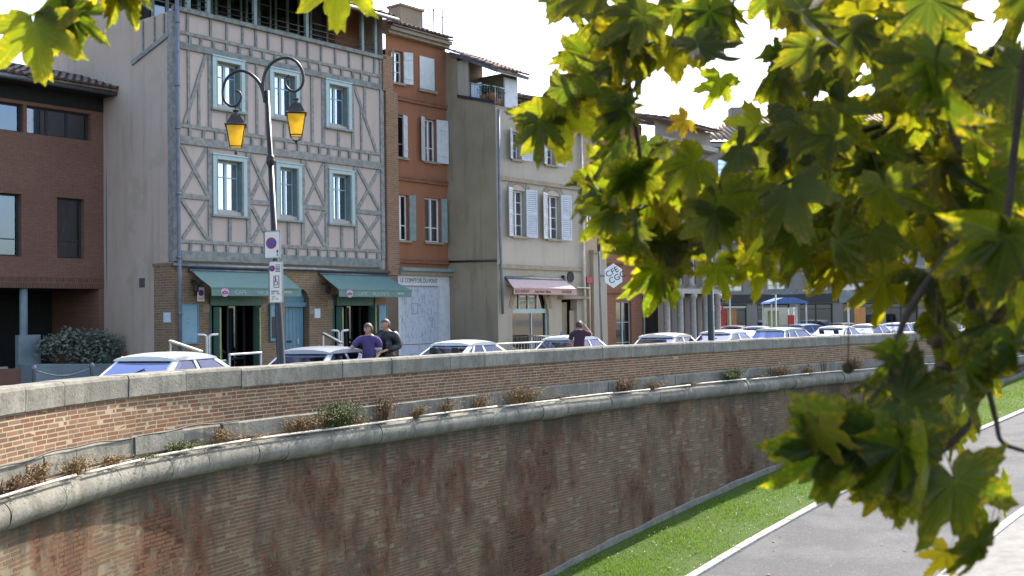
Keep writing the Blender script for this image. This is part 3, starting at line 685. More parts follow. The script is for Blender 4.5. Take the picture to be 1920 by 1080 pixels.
# ---------- cafe house (half timbered)
H1, o1 = house('half_timbered_house', 'pink half-timbered house with a green-awninged cafe on its ground floor', 0, 0)
W2 = [(1.24, 2.33), (3.22, 4.32), (5.35, 6.41)]; W1 = [(1.23, 2.38), (3.42, 4.38), (5.45, 6.50)]
up_holes = [(a+.12, b-.12, 7.98, 9.20) for a, b in W2]+[(a+.12, b-.12, 5.05, 6.46) for a, b in W1]
holes_wall('plaster_wall', 'pink', H1, o1, 0, 7.85, 3.6, 10.34, 0, up_holes, .24)
holes_wall('brick_wall', 'brickB', H1, o1, 0, 7.85, 0, 3.6, 0, [(1.1, 2.86, .0, 2.78), (3.72, 4.66, .0, 2.95), (5.58, 7.38, .0, 2.78)], .3)
b = MB(o1); b.add([(0, 0, 3.55), (0, 6.4, 3.55), (0, 6.4, 10.2), (0, 2.2, 10.34), (0, 0, 10.34)], [(0, 1, 2, 3, 4)]); b.add([(0, .88, 0), (0, 6.4, 0), (0, 6.4, 3.55), (0, .88, 3.55)], [(0, 1, 2, 3)])
b.add([(7.85, 0, 3.6), (7.85, 6.4, 3.6), (7.85, 6.4, 12), (7.85, 0, 12)], [(0, 1, 2, 3)]); b.add([(0, 6.4, 0), (7.85, 6.4, 0), (7.85, 6.4, 12), (0, 6.4, 12)], [(0, 1, 2, 3)])
b.build('side_wall', 'pinkside', H1, fix=False)
MB(o1).box(-.03, -.03, 0, .02, .88, 3.5).build('brick_corner', 'brickBs', H1)
MB(o1).box(-.05, -.05, 3.5, .04, .92, 3.58).build('string_course', 'brickBs', H1)
MB(o1).box(-.002, 1.95, 10.2, 7.84, 6.3, 12.6).build('upper_wall', 'pinkside', H1)
def T(p, q, wd=.14, d=.035, m='timber', jit=.012):
    j = lambda: random.uniform(-jit, jit)
    return MB(o1).beam((p[0]+j(), 0, p[1]), (q[0]+j(), 0, q[1]), wd*random.uniform(.88, 1.1), d+random.uniform(-.006, .006)).build('beam', m, H1, bevel=.006)
def HB(s0, s1, z0, z1, d=.045, m='timber'): return MB(o1).box(s0, -d, z0, s1, .02, z1).build('beam', m, H1, bevel=.008)
def post(s, z0, z1, wd=.13, **k): return T((s, z0), (s, z1), wd, **k)
for z0, z1, d, m in ((9.74, 9.84, .04, 'timber'), (9.34, 9.53, .06, 'timber2'), (7.22, 7.33, .04, 'timber'), (6.77, 7.0, .06, 'timber'), (4.10, 4.20, .04, 'timber'), (3.62, 3.90, .075, 'timber2')): HB(.2, 7.66, z0, z1, d, m)
HB(-.02, 7.9, 10.34, 10.46, .10, 'timber2')
for za, zb in ((9.53, 9.74), (7.0, 7.22), (3.90, 4.10)):
    s = .52
    while s < 7.5: post(s, za, zb, .085, d=.05, jit=.02, m='timber2'); s += random.uniform(.36, .46)
MB(o1).box(-.035, -.06, 3.6, .20, .2, 10.34).build('corner_post', 'timber', H1, bevel=.01)
for z0, z1 in ((3.9, 10.34),): MB(o1).box(7.66, -.05, z0, 7.82, .02, z1).build('corner_post', 'timber', H1, bevel=.01)
for s in (.47, 1.21, 1.75, 2.31, 2.76, 3.2, 3.73, 4.28, 4.7, 5.21, 5.78, 6.36, 6.95, 7.45): post(s, 9.84, 10.34, .075, m='timber2')
for s in (1.17, 2.40, 3.15, 4.39, 5.28, 6.48): post(s, 7.33, 9.34, .12)
post(.50, 7.33, 9.34, .09); T((1.07, 9.34), (.36, 7.33), .11); post(.82, 7.33, 8.75, .08)
post(2.77, 7.33, 9.34, .09); post(4.84, 7.33, 9.34, .10)
T((6.56, 9.30), (7.48, 7.36), .11); post(7.02, 8.4, 9.34, .09); post(6.84, 7.33, 8.6, .08)
for a, b_ in W2: post((a+b_)/2, 7.33, 7.78, .09)
for s in (1.16, 2.45, 3.35, 4.45, 5.38, 6.57): post(s, 4.20, 6.77, .13)
for a, b_ in ((.22, 1.12), (2.50, 3.30), (4.50, 5.33), (6.62, 7.64)):
    HB(a-.02, b_+.02, 5.30, 5.44, .04)
    T((a+.03, 6.74), (b_-.04, 5.46), .12); T((b_-.06, 6.74), (a+.05, 5.46), .12, d=.02)
    T((a+.03, 5.28), (b_-.04, 4.22), .12); T((b_-.06, 5.28), (a+.05, 4.22), .12, d=.02)
for a, b_ in W1: post((a+b_)/2, 4.20, 4.84, .11)
# balcony storey: posts, rail, dark glazed wall set back
for s in (.52, 1.16, 2.76, 4.68, 6.96, 7.53): MB(o1).box(s-.055, -.02, 10.46, s+.055, .09, 11.9).build('balcony_post', 'casing2', H1, bevel=.006)
rl = MB(o1)
for z in (10.62, 10.78): rl.tube([(.1, .02, z), (7.7, .02, z)], .014, 6)
rl.build('balcony_rail', 'iron', H1, True)
bx('balcony_floor', 'timber2', H1, o1, .1, .001, 10.25, 7.7, 1.94, 10.335)
for i, s in enumerate((.3, 1.35, 2.4, 3.5, 4.6)): window(H1, o1, s, s+.96, 10.4, 12.3, 1.28, 2, (.3, .65), 'casing2', .07, 'glassdark', None, 'dark')
window(H1, o1, 5.85, 6.6, 10.4, 12.2, 1.1, 1, (.55,), 'casing', .07, 'glass', [(0, 1)])
bx('balcony_side_wall', 'orange', H1, o1, 6.62, .9, 10.34, 7.84, 1.94, 12.2)
canal_roof(H1, o1, -.1, 7.95, -.55, 11.62, 3.5, 13.0)
MB(o1).tube([(-.1, -.6, 11.56), (7.95, -.6, 11.56)], .07, 8).build('gutter', 'zinc', H1, True)
bx('chimney', 'brickC', H1, o1, 6.9, 1.2, 12.0, 7.35, 1.65, 13.0)
for row, (zz0, zz1, WW) in enumerate(((7.88, 9.32, W2), (4.93, 6.58, W1))):
    for i, (a, b_) in enumerate(WW):
        f = window(H1, o1, a+.13, b_-.13, zz0+.12, zz1-.12, 0, 2, (.68,), 'sash', .06, 'glass', [(0, 1)] if row == 0 or i == 0 else [(.0, .2), (.8, 1)], 'dark', None, .17)
        c = MB(o1)
        c.box(a, -.075, zz0, a+.125, .02, zz1); c.box(b_-.125, -.075, zz0, b_, .02, zz1); c.box(a+.125, -.075, zz1-.11, b_-.125, .02, zz1); c.box(a-.02, -.095, zz1, b_+.02, .02, zz1+.045)
        c.build('casing', 'casing', f, bevel=.006)
        l = MB(o1); l.box(a+.125, -.06, zz0+.1, a+.17, .165, zz1-.11); l.box(b_-.17, -.06, zz0+.1, b_-.125, .165, zz1-.11); l.build('lining', 'casing2', f)
        MB(o1).box(a-.05, -.11, zz0-.06, b_+.05, .16, zz0+.0).build('sill', 'casing2', f, bevel=.008)
MB(o1).tube([(-.12, -.13, 3.50), (2, -.13, 3.49), (5, -.13, 3.5), (7.9, -.13, 3.49)], .055, 8).build('gutter', 'zinc', H1, True)
MB(o1).tube([(.04, -.17, 12), (.04, -.17, 7), (.06, -.17, 3.3), (.08, -.17, .1)], .055, 8).build('downpipe', 'pipeblue', H1, True)
cl = MB(o1)
for z in (10.0, 8.3, 7.15, 5.4, 3.7, 2.2): cl.lathe([(.068, z-.03), (.068, z+.03)], (.04+(.03 if z < 3 else 0), -.17, 0), 8)
cl.build('pipe_clip', 'zinc', H1, True)
MB(o1).beam((0, 1.9, 9.2), (0, .1, 9.72), .13, .05, (-1, 0, 0)).build('beam', 'timber', H1)
for s in (.35, .8, 1.35): MB(o1).beam((0, s, 9.78-s*.29), (0, s, 10.3), .05, .04, (-1, 0, 0)).build('beam', 'timber', H1)
# ground floor openings
def cafe_door(s0, s1):
    d = MB(o1); d.box(s0, .04, 2.42, s1-.0, .16, 2.78); d.box(s0, .05, 0, s0+.12, .17, 2.42); d.box(s1-.12, .05, 0, s1, .17, 2.42); f = d.build('cafe_doorway', 'greenpaint', H1, bevel=.008)
    for a, dx in ((s0+.13, .05), (s1-.13, -.05)):
        b = MB(o1); b.hexa([(a, .0, .12), (a+dx, .0, .12), (a+dx*1.6, -.22, .12), (a+dx*.6, -.22, .12)], [(a, .0, 2.38), (a+dx, .0, 2.38), (a+dx*1.6, -.22, 2.38), (a+dx*.6, -.22, 2.38)]); b.build('door_leaf', 'greenpaint', f)
        MB(o1).box(a+dx*1.1-.02, -.245, .5, a+dx*1.1+.025, -.222, 2.36).build('edge_strip', 'yellowgreen', f)
    backbox(f, o1, s0-.3, s1+.3, .31, 4., 0.02, 3.3, 'dark', 'room')
    p = MB(o1); m_ = (s0+s1)/2+.12
    for x in (m_, s1-.16): p.box(x-.03, .5, .02, x+.03, .56, 2.5)
    p.box(m_, .5, 2.46, s1-.16, .56, 2.52); p.box(m_, .5, .9, s1-.16, .56, .95); p.build('inner_door_frame', 'darkframe', f)
    MB(o1).box(m_+.03, .525, .95, s1-.19, .53, 2.46).build('pane', 'glassdark', f)
    st = MB(o1)
    for k in range(4): st.tube([(m_+.1+k*.14, .9, .1), (m_+.1+k*.14, .9, 1.15-.10*k)], .012, 5)
    st.tube([(m_+.05, .9, 1.2), (m_+.6, .9, .78)], .018, 5); st.build('stair_rail', 'metalrail', f, True)
cafe_door(1.12, 2.84); cafe_door(5.6, 7.36)
dd = MB(o1)
for k in range(6): dd.box(3.78+k*.137, .20, 0.02, 3.78+k*.137+.132, .25, 2.38)
door = dd.build('blue_door', 'bluedoor', H1, bevel=.006)
MB(o1).box(3.72, .12, 2.38, 4.66, .28, 2.52).build('transom', 'bluedoor', door, bevel=.01)
MB(o1).box(3.74, .2, 2.52, 4.64, .25, 2.94).build('fanlight_panel', 'bluedoor', door)
MB(o1).box(4.36, .17, 1.28, 4.39, .2, 1.45).build('handle', 'metalrail', door)
MB(o1).box(3.95, .185, 1.33, 4.15, .2, 1.39).build('letter_slot', 'black', door)
for sgn in (-1, 1):
    pr = [(4.19+sgn*.47, 2.96), (4.19+sgn*.47, 2.55)]+[(4.19+sgn*.47*math.cos(R(a)), 2.55+.42*math.sin(R(a))) for a in (15, 30, 45, 60, 75, 90)]
    MB(o1).prism(pr, -.002, .2).build('arch_infill', 'brickB', H1)
for s, z in ((1.02, 2.35), (2.98, 2.35), (3.62, 2.3), (4.78, 2.28), (5.5, 2.45), (7.48, 2.35)): bx('quoin_stone', 'trim', H1, o1, s-.11, -.012, z-.12, s+.11, .0, z+.13)
# menu boards are hung on the front: things of their own
def board(name, label, s0, s1, z0, z1, dark=None, lines=()):
    t = thing(name, label, 'menu board', fp(s0, -.06, z0), TH); w_, h_ = s1-s0, z1-z0
    MB().box(0, 0, 0, w_, .05, h_).build('panel', 'menu', t, bevel=.008)
    fr = MB(); fr.box(-.03, -.015, -.03, 0, .05, h_+.03); fr.box(w_, -.015, -.03, w_+.03, .05, h_+.03); fr.box(0, -.015, -.03, w_, .05, 0); fr.box(0, -.015, h_, w_, .05, h_+.03); fr.build('frame', 'bluedoor', t)
    if dark: bx('chalk_panel', 'darkframe', t, (0, 0, 0), .03, -.008, .05, w_-.03, -.001, h_*dark)
    for tx_, sz, zz in lines: text('lettering', tx_, sz, (w_/2, -.004, zz), 'paleink', t, align='CENTER')
    return t
board('menu_board', 'tall pale blue menu board beside the downpipe, left of the left cafe door', .2, .7, 1.42, 2.44, None, (('MENU', .09, .62), ('du jour', .08, .52)))
board('menu_board', 'pale blue menu board with dark lower panel, left of the blue door', 3.18, 3.5, 1.42, 2.44, .66)
board('menu_board', 'plain blue menu board right of the right cafe door, above the man in black', 7.5, 7.82, 1.5, 2.42)
def awning(root, org, s0, s1, f0, f1, d, zt, zb, val, m, mv, name='awning', yb=0):
    org = (org[0], org[1]-yb, org[2])
    b = MB(org); n = 6
    top = [(s0+(s1-s0)*i/n, -.06, zt) for i in range(n+1)]; bot = [(f0+(f1-f0)*i/n, -d, zb) for i in range(n+1)]
    mid = [((a[0]+c[0])/2, -.06-(d-.06)*.5, (zt+zb)/2-.02) for a, c in zip(top, bot)]
    rows = [top, mid, bot]; vs = [p for r in rows for p in r]; b.add(vs, [(j*(n+1)+i, j*(n+1)+i+1, (j+1)*(n+1)+i+1, (j+1)*(n+1)+i) for j in range(2) for i in range(n)])
    a = b.build(name, m, root, fix=False)
    a.modifiers.new('t', 'SOLIDIFY').thickness = .012
    v = MB(org); v.box(f0, -d-.006, zb-val, f1, -d+.006, zb-.012); va = v.build('valance', mv, a)
    MB(org).box(f0-.02, -d-.02, zb-.015, f1+.02, -d+.025, zb+.02).build('front_bar', mv, a)
    arm = MB(org)
    for (x0, x1) in ((s0+.03, f0+.03), (s1-.03, f1-.03)): arm.tube([(x0, -.03, zt-.25), (x1, -d+.02, zb-.01)], .016, 6)
    arm.build('awning_arm', 'darkframe', a, True)
    rb = MB(org); rb.tube([(s0-.05, -.05, zt+.02), (s1+.05, -.05, zt+.02)], .06, 8); rb.build('roller_box', 'zinc', a, True)
    return a, va
for (s0, s1, f0, f1, w2_) in ((.5, 3.62, .53, 3.58, 'CAFE        NEUF'), (5.08, 7.84, 5.02, 8.08, 'CAFE     AUVENTS')):
    a, va = awning(H1, o1, s0, s1, f0, f1, .92, 3.36, 2.88, .215, 'awning', 'awninglo')
    lo = (-o1[0], -o1[1], 0); y = -.92-.012
    text('lettering', w2_, .155, (f0+.75, y, 2.71), 'paleink', va, sx=1.15)
    MB().lathe([(.001, -.0), (.125, -.0), (.125, -.006)], (0, 0, 0), 20, axis='y').build('emblem', 'pinkink', va).location = (f0+.42, y+.005, 2.765)
    e = va.children[-1]; e.scale = (1.05, 1, .72)
    cr_ = MB()
    for k in range(5): cr_.ball((-.075+.0375*k, 0, .028-.018*abs(k-2)), .018, 6, 4)
    cr_.box(-.085, -.005, -.045, .085, .005, -.03); c_ = cr_.build('crown_mark', 'redink', va); c_.location = (f0+.42, y-.003, 2.765)
    text('lettering', 'METRO', .085, (f1-.62, y, 2.75), 'signwhite', va)
    # the old valance behind, tucked under the canvas
    MB(o1).box(s0+.6, -.10, 2.42, s1-.75, -.085, 2.7).build('inner_valance', 'greenpaint', a)
    text('lettering', 'CAFE  DU  PONT', .12, (s0+.75, -.103, 2.55), 'awninglo', a)
# wall lamp and small parking plate
for s, z, lab in ((.52, 2.93, 'small black lantern on a bracket left of the left green awning'), (5.22, 2.95, 'small black lantern on the brick left of the right green awning')):
    t = thing('wall_lamp', lab, 'lamp', fp(s, -.02, z), TH); MB().beam((0, 0, .1), (0, -.2, .14), .03, .03, (0, 0, 1)).build('bracket', 'iron', t)
    MB().lathe([(.03, .08), (.09, .05), (.075, -.12), (.03, -.17)], (0, -.22, 0), 8).build('lantern', 'iron', t)
def no_parking(parent, x, y, z, r):
    MB().lathe([(.001, .0), (r, .0), (r, -.004)], (0, 0, 0), 24, axis='y').build('red_disc', 'signred', parent).location = (x, y-.001, z)
    MB().lathe([(.001, .0), (r*.76, .0), (r*.76, -.004)], (0, 0, 0), 24, axis='y').build('blue_disc', 'signblue', parent).location = (x, y-.006, z)
    s_ = MB().beam((-r*.62, 0, r*.62), (r*.62, 0, -r*.62), r*.22, .004, (0, -1, 0)).build('slash', 'signred', parent); s_.location = (x, y-.0105, z)
t = thing('parking_sign', 'small no-parking plate on the brick front beside the left green awning', 'sign', fp(.66, -.26, 2.7), TH)
MB().box(-.10, 0, -.17, .12, .012, .21).build('plate', 'signwhite', t, bevel=.004); no_parking(t, .01, 0, .06, .085); text('lettering', 'SORTIE', .045, (-.07, -.002, -.12), 'redink', t)
bx('bracket', 'iron', t, (0, 0, 0), -.02, .013, .0, .02, .25, .04)
bx('wall_plaque', 'paper', H1, o1, -.045, .1, 1.98, -.031, .42, 2.24)
bx('wall_plaque', 'paper', H1, o1, 4.86, -.02, 2.05, 5.08, -.001, 2.33)
bx('vent_grille', 'zinc', H1, o1, -.02, 1.35, 2.95, -.003, 1.6, 3.2)

# ---------- modern brick house on the left
H2, o2 = house('brick_house', 'dark modern brick house with tiled eaves, left edge of the row', -9, 3.4)
bh = [(-6.6, -5.0, 7.15, 7.92), (-4.6, -2.36, 7.15, 7.92), (-2.26, -.39, 7.15, 7.92), (-6.0, -5.0, 3.8, 5.48), (-3.9, -2.42, 3.8, 5.48), (-1.41, -.61, 3.8, 5.48)]
holes_wall('wall', 'brickA', H2, o2, -9, .0, 3.25, 8.5, 3.4, bh, .25)
holes_wall('lintel_course', 'soldier', H2, o2, -9, .0, 2.96, 3.25, 3.39, [], 0)
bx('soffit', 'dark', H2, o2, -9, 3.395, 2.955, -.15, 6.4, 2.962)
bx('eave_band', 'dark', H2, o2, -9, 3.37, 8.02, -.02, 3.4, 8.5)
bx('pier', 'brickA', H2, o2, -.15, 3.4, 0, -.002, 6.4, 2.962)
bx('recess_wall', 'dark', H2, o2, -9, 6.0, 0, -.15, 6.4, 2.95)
bx('side_wall', 'brickAs', H2, o2, -9.2, 3.4, 0, -9, 11, 8.5)
for (a, c, e, g) in bh:
    n = 3 if c-a > 1.8 else (2 if c-a > 1.2 else 1)
    window(H2, o2, a+.002, c-.002, e+.002, g-.002, 3.4, n, () if g > 6 else (.28,), 'darkframe', .05, 'glassblue' if c < -2.3 else 'glassdark', None, 'dark', None, .16)
b = MB(o2); b.add([(-1.25, 3.63, 4.2), (-1.0, 3.63, 4.15), (-.9, 3.6, 4.75), (-1.05, 3.62, 4.95)], [(0, 1, 2, 3)]); b.build('blind', 'curtain', H2, fix=False)
MB(o2).tube([(-2.29, 3.55, 0), (-2.29, 3.55, 2.955)], .105, 14).build('column', 'planter', H2, True)
MB(o2).tube([(-7.2, 3.55, 0), (-7.2, 3.55, 2.955)], .105, 14).build('column', 'planter', H2, True)
MB(o2).tube([(-9, 2.72, 8.47), (.55, 2.72, 8.47)], .075, 8).build('gutter', 'zinc', H2, True)
bx('eave_soffit', 'darkframe', H2, o2, -9, 2.75, 8.42, .5, 3.42, 8.5)
MB(o2).tube([(.42, 2.78, 8.42), (.38, 2.95, 8.1), (.06, 3.26, 7.6), (.03, 3.26, 5), (.07, 3.26, .3)], .05, 8).build('downpipe', 'pipeblue', H2, True)
canal_roof(H2, o2, -9, .6, 2.66, 8.53, 5.6, 9.45, .225, .40, False)
canal_roof(H2, o2, -2.6, .6, 2.62, 8.56, 4.7, 9.21, .225, .40, True)

# ---------- orange house
H3, o3 = house('orange_house', 'narrow orange plaster house with white shutters and a white ground-floor shopfront', 7.85, 0)
w3 = [(8.28, 8.80, 9.72, 10.78), (8.4, 8.93, 7.28, 8.68), (9.77, 10.36, 7.28, 8.72), (8.40, 8.98, 4.56, 6.06), (9.76, 10.54, 4.56, 6.06)]
holes_wall('wall', 'orange', H3, o3, 8.0, 10.88, 3.6, 11.4, .04, w3, .22)
bx('brick_pilaster', 'brickC', H3, o3, 7.87, -.10, 3.4, 8.40, .2, 9.35); bx('brick_pilaster', 'brickC', H3, o3, 7.75, -.10, 9.35, 8.2, .2, 10.5)
for z in (9.25, 6.62, 3.92): 
    bx('moulding', 'orangeband', H3, o3, 8.405, -.03, z-.10, 10.86, .06, z); bx('moulding', 'orangeband', H3, o3, 8.405, -.05, z+.002, 10.87, .06, z+.05)
bx('cornice', 'trim', H3, o3, 7.95, -.18, 11.24, 10.88, .1, 11.34); bx('cornice', 'trim', H3, o3, 7.95, -.28, 11.342, 10.9, .1, 11.46)
canal_roof(H3, o3, 7.97, 10.9, -.34, 11.52, 3.2, 12.5, .21, .36, False)
bx('chimney', 'blank', H3, o3, 9.8, 1.1, 11.7, 10.9, 1.7, 12.75); bx('chimney_cap', 'tilepale', H3, o3, 9.75, 1.05, 12.75, 10.95, 1.75, 12.82)
bx('flashing', 'tilepale', H3, o3, 9.75, .85, 11.6, 10.95, 1.098, 12.1)
for i, (a, c, e, g) in enumerate(w3):
    window(H3, o3, a+.002, c-.002, e+.002, g-.002, .04, 1 if c-a < .55 else 2, (.36, .68) if i == 0 else (.33,), 'white', .05, 'glassdark' if i in (1, 3) else 'glass', [(.0, .35)] if i > 2 else None, 'dark', 'trim', .12)
bx('closed_shutter', 'shutterw', H3, o3, 9.57, .0, 9.70, 10.29, .039, 10.80, bevel=.01); bx('sill', 'trim', H3, o3, 9.5, -.06, 9.6, 10.36, .039, 9.695)
shutter(H3, o3, 8.80, 9.72, 10.78, .03, .34, 20, 'shutterw'); shutter(H3, o3, 8.28, 9.72, 10.78, .03, -.12, 70, 'shutterw')
shutter(H3, o3, 8.94, 7.28, 8.66, .03, -.34, 22, 'shutterw')
shutter(H3, o3, 9.77, 7.26, 8.74, .03, -.34, 25, 'shutterw'); shutter(H3, o3, 10.36, 7.26, 8.74, .03, .48, 12, 'shutterw')
shutter(H3, o3, 8.98, 4.56, 6.06, .03, .22, 35, 'casing2'); shutter(H3, o3, 10.54, 4.56, 6.06, .03, .2, 35, 'casing2')
# shopfront
holes_wall('shop_surround', 'shutterw', H3, o3, 8.40, 10.86, 0, 3.42, -.02, [(8.5, 10.34, 0.0, 3.08)], .12)
bx('shop_cornice', 'trim', H3, o3, 8.402, -.16, 3.42, 10.9, .05, 3.55); bx('shop_cornice', 'casing2', H3, o3, 8.402, -.24, 3.552, 10.95, .05, 3.66)
bx('pilaster', 'shutterw', H3, o3, 10.36, -.06, 0, 10.84, -.021, 3.06)
text('lettering', 'LE COMPTOIR DU PONT', .20, (8.52, -.024, 3.17), 'inkbrown', H3, sx=.80).location = (8.50-o3[0], -.024-o3[1], 3.18)
sd_ = MB(o3)
for k in range(6): sd_.box(8.505+k*.3055, .06, 1.15, 8.505+k*.3055+.301, .095, 3.07)
sd_.box(8.51, .06, .3, 9.41, .095, 1.13); sd_.box(9.425, .06, .3, 10.33, .095, 1.13)
leafs = sd_.build('shop_shutter', 'shutter', H3, bevel=.004)
mk = MB(o3)
for k in range(150):   # the drawn sketch on the shutters: thin pen strokes
    x_, z_ = random.uniform(8.56, 10.24), random.uniform(1.2, 2.95); l_ = random.uniform(.05, .22); an_ = random.choice((0, 90, 90, 90, 70, 110, 20))
    mk.beam((x_, .058, z_), (min(10.3, max(8.53, x_+l_*math.cos(R(an_)))), .058, z_+l_*math.sin(R(an_))), .008, .003, (0, -1, 0))
for a_, c_ in (((9.1, 2.15), (9.38, 2.15)), ((9.38, 2.15), (9.38, 2.48)), ((9.38, 2.48), (9.1, 2.48)), ((9.1, 2.48), (9.1, 2.15))): mk.beam((a_[0], .058, a_[1]), (c_[0], .058, c_[1]), .022, .004, (0, -1, 0))
tag(mk.build('pen_drawing', 'greyink', leafs), kind='stuff')

# ---------- beige house standing forward, with its blank side wall and roof terrace
H4, o4 = house('beige_house', 'beige rendered house with pale louvred shutters, a blank brown side wall and a pink awning', 10.88, -2.16)
yb = -2.16
b = MB(o4); b.add([(10.88, yb, 3.85), (10.88, .1, 3.9), (10.88, .1, 11.2), (10.88, -.5, 10.95), (10.88, -.5, 9.55), (10.88, yb, 9.12)], [(0, 1, 2, 3, 4, 5)])
b.build('blank_side_wall', 'blank', H4, fix=False)
b = MB(o4); b.add([(10.88, yb, 0), (10.88, .1, 0), (10.88, .1, 3.9), (10.88, yb, 3.85)], [(0, 1, 2, 3)]); b.build('blank_side_wall', 'blank', H4, fix=False)
MB(o4).tube([(10.85, .05, 3.92), (10.85, yb+.02, 3.87)], .035, 6).build('wall_moulding', 'darkframe', H4, True)
MB(o4).hexa([(10.83, -.52, 9.5), (10.93, -.52, 9.5), (10.93, yb-.02, 9.07), (10.83, yb-.02, 9.07)], [(10.83, -.52, 9.6), (10.93, -.52, 9.6), (10.93, yb-.02, 9.17), (10.83, yb-.02, 9.17)]).build('wall_coping', 'darkframe', H4)
w4 = [(11.70, 12.20, 7.33, 8.26), (13.58, 14.18, 7.33, 8.22), (11.69, 12.42, 4.72, 6.28), (13.61, 14.42, 4.72, 6.25)]
holes_wall('wall', 'beige', H4, o4, 10.88, 15.75, 3.6, 8.95, yb, w4, .25)
gh = [(11.62, 13.66, .0, 2.85), (14.42, 15.35, 0, 2.6)]
holes_wall('shop_wall', 'beigelow', H4, o4, 10.88, 15.75, 0, 3.6, yb, gh, .3)
b = MB(o4); b.add([(15.75, yb, 0), (15.75, 4, 0), (15.75, 4, 9.6), (15.75, yb, 8.95)], [(0, 1, 2, 3)]); b.build('side_wall', 'tan', H4, fix=False)
bx('string_course', 'trim', H4, o4, 11.05, yb-.06, 6.56, 15.5, yb+.02, 6.70); bx('string_course', 'trim', H4, o4, 10.95, yb-.07, 3.62, 15.85, yb+.02, 3.76)
bx('rooftop_band', 'trim', H4, o4, 12.1, yb-.05, 8.6, 15.75, yb+.02, 8.75)
canal_roof(H4, o4, 12.15, 15.95, yb-.45, 8.95, 2.5, 10.1, .21, .36, False)
MB(o4).tube([(12.1, yb-.5, 8.9), (15.95, yb-.5, 8.9)], .05, 8).build('gutter', 'pipewhite', H4, True)
for i, (a, c, e, g) in enumerate(w4):
    window(H4, o4, a+.002, c-.002, e+.002, g-.002, yb, 2, (.34, .64) if i < 2 else (.25, .5, .75), 'white', .045, 'glass', None, 'dark', 'trim', .16, .022)
    r_ = (c-a)/2; cxx = (a+c)/2
    n = 11; ar = MB(o4)
    if i > 1:
        for k in range(n):
            t0, t1 = R(35+110*k/n), R(35+110*(k+1)/n-1.5); ri, ro = .56, .78; zc_ = g-.36
            ar.hexa([(cxx+ri*math.cos(t0), yb-.02, zc_+ri*math.sin(t0)), (cxx+ro*math.cos(t0), yb-.02, zc_+ro*math.sin(t0)), (cxx+ro*math.cos(t0), yb+.1, zc_+ro*math.sin(t0)), (cxx+ri*math.cos(t0), yb+.1, zc_+ri*math.sin(t0))],
                    [(cxx+ri*math.cos(t1), yb-.02, zc_+ri*math.sin(t1)), (cxx+ro*math.cos(t1), yb-.02, zc_+ro*math.sin(t1)), (cxx+ro*math.cos(t1), yb+.1, zc_+ro*math.sin(t1)), (cxx+ri*math.cos(t1), yb+.1, zc_+ri*math.sin(t1))])
        ar.build('window_arch', 'trim', H4)
    wd_ = (.36, .36, .42, .44)[i]
    shutter(H4, o4, a, e-.02, g+.06, yb-.01, -wd_, (32, 30, 22, 20)[i], 'shutterw' if i < 2 else 'shutter', True)
    shutter(H4, o4, c, e-.02, g+.06, yb-.01, wd_+.05, (25, 25, 14, 12)[i], 'shutterw' if i < 2 else 'shutter', True)
# shop: arched opening, fascia lights, door
f = MB(o4)
for x in (11.62, 13.60): f.box(x, yb+.1, 0, x+.06, yb+.18, 2.85)
f.box(11.68, yb+.1, 2.12, 13.6, yb+.18, 2.27)
for x in (12.13, 12.63, 13.12): f.box(x-.03, yb+.1, 2.27, x+.03, yb+.17, 2.85)
f.box(12.78, yb+.11, .6, 12.83, yb+.17, 2.12); f.box(11.68, yb+.1, .5, 13.6, yb+.18, .6)
sf = f.build('shop_window', 'casing', H4)
bx('pane', 'glassdark', sf, o4, 11.68, yb+.14, .6, 13.6, yb+.145, 2.85); backbox(sf, o4, 11.5, 13.8, yb+.31, yb+3, .02, 3., 'dark', 'room')
for x, z in ((12.38, 2.38), (12.88, 2.38)): text('lettering', 'PLATS\nDU JOUR', .13, (x, yb+.13, z+.2), 'paleink', sf, align='CENTER').location = (x-o4[0], yb+.13-o4[1], z+.2)
for sgn, x0 in ((-1, 11.62), (1, 13.66)):
    MB(o4).prism([(x0, 2.86), (x0, 2.0), (x0-sgn*.03, 2.2), (x0-sgn*.12, 2.5), (x0-sgn*.3, 2.86)], yb-.003, yb+.09).build('arch_infill', 'tan', H4)
ar = MB(o4)
for k in range(15):
    t0, t1 = R(12+156*k/15), R(12+156*(k+1)/15-1); zc_ = 2.0; 
    q8 = lambda t, r, y: (12.64+r*1.0*math.cos(t), y, zc_+r*1.15*math.sin(t))
    ar.hexa([q8(t0, 1.08, yb-.02), q8(t0, 1.24, yb-.02), q8(t0, 1.24, yb+.05), q8(t0, 1.08, yb+.05)], [q8(t1, 1.08, yb-.02), q8(t1, 1.24, yb-.02), q8(t1, 1.24, yb+.05), q8(t1, 1.08, yb+.05)])
ar.build('shop_arch', 'trim', H4)
a4, v4 = awning(H4, o4, 11.3, 14.5, 11.2, 14.75, .42, 3.28, 2.95, .2, 'pinkcanvas', 'pinkval', yb=-2.16)
for tx_, x, sz, shx, mm in (('RESTAURANT', 11.26, .15, 0, 'redink'), ('Aux Petits Vilains', 12.32, .15, .25, 'redink'), ('TRAITEUR', 13.86, .15, 0, 'redink')):
    text('lettering', tx_, sz, (x-o4[0], yb-.432-o4[1], 2.80), mm, v4, sx=.85, shear=shx)
dr = bx('door', 'blank', H4, o4, 14.5, yb+.22, 0, 15.02, yb+.26, 2.5); bx('door_leaf', 'tan', H4, o4, 15.04, yb+.1, 0, 15.33, yb+.14, 2.2)
bx('door_canopy', 'trim', H4, o4, 14.2, yb-.22, 2.62, 15.8, yb-.001, 2.70); bx('door_canopy', 'pipewhite', H4, o4, 15.0, yb-.25, 3.0, 15.85, yb-.001, 3.04)
backbox(H4, o4, 14.3, 15.45, yb+.301, yb+1.2, 0.01, 2.65, 'dark', 'room')
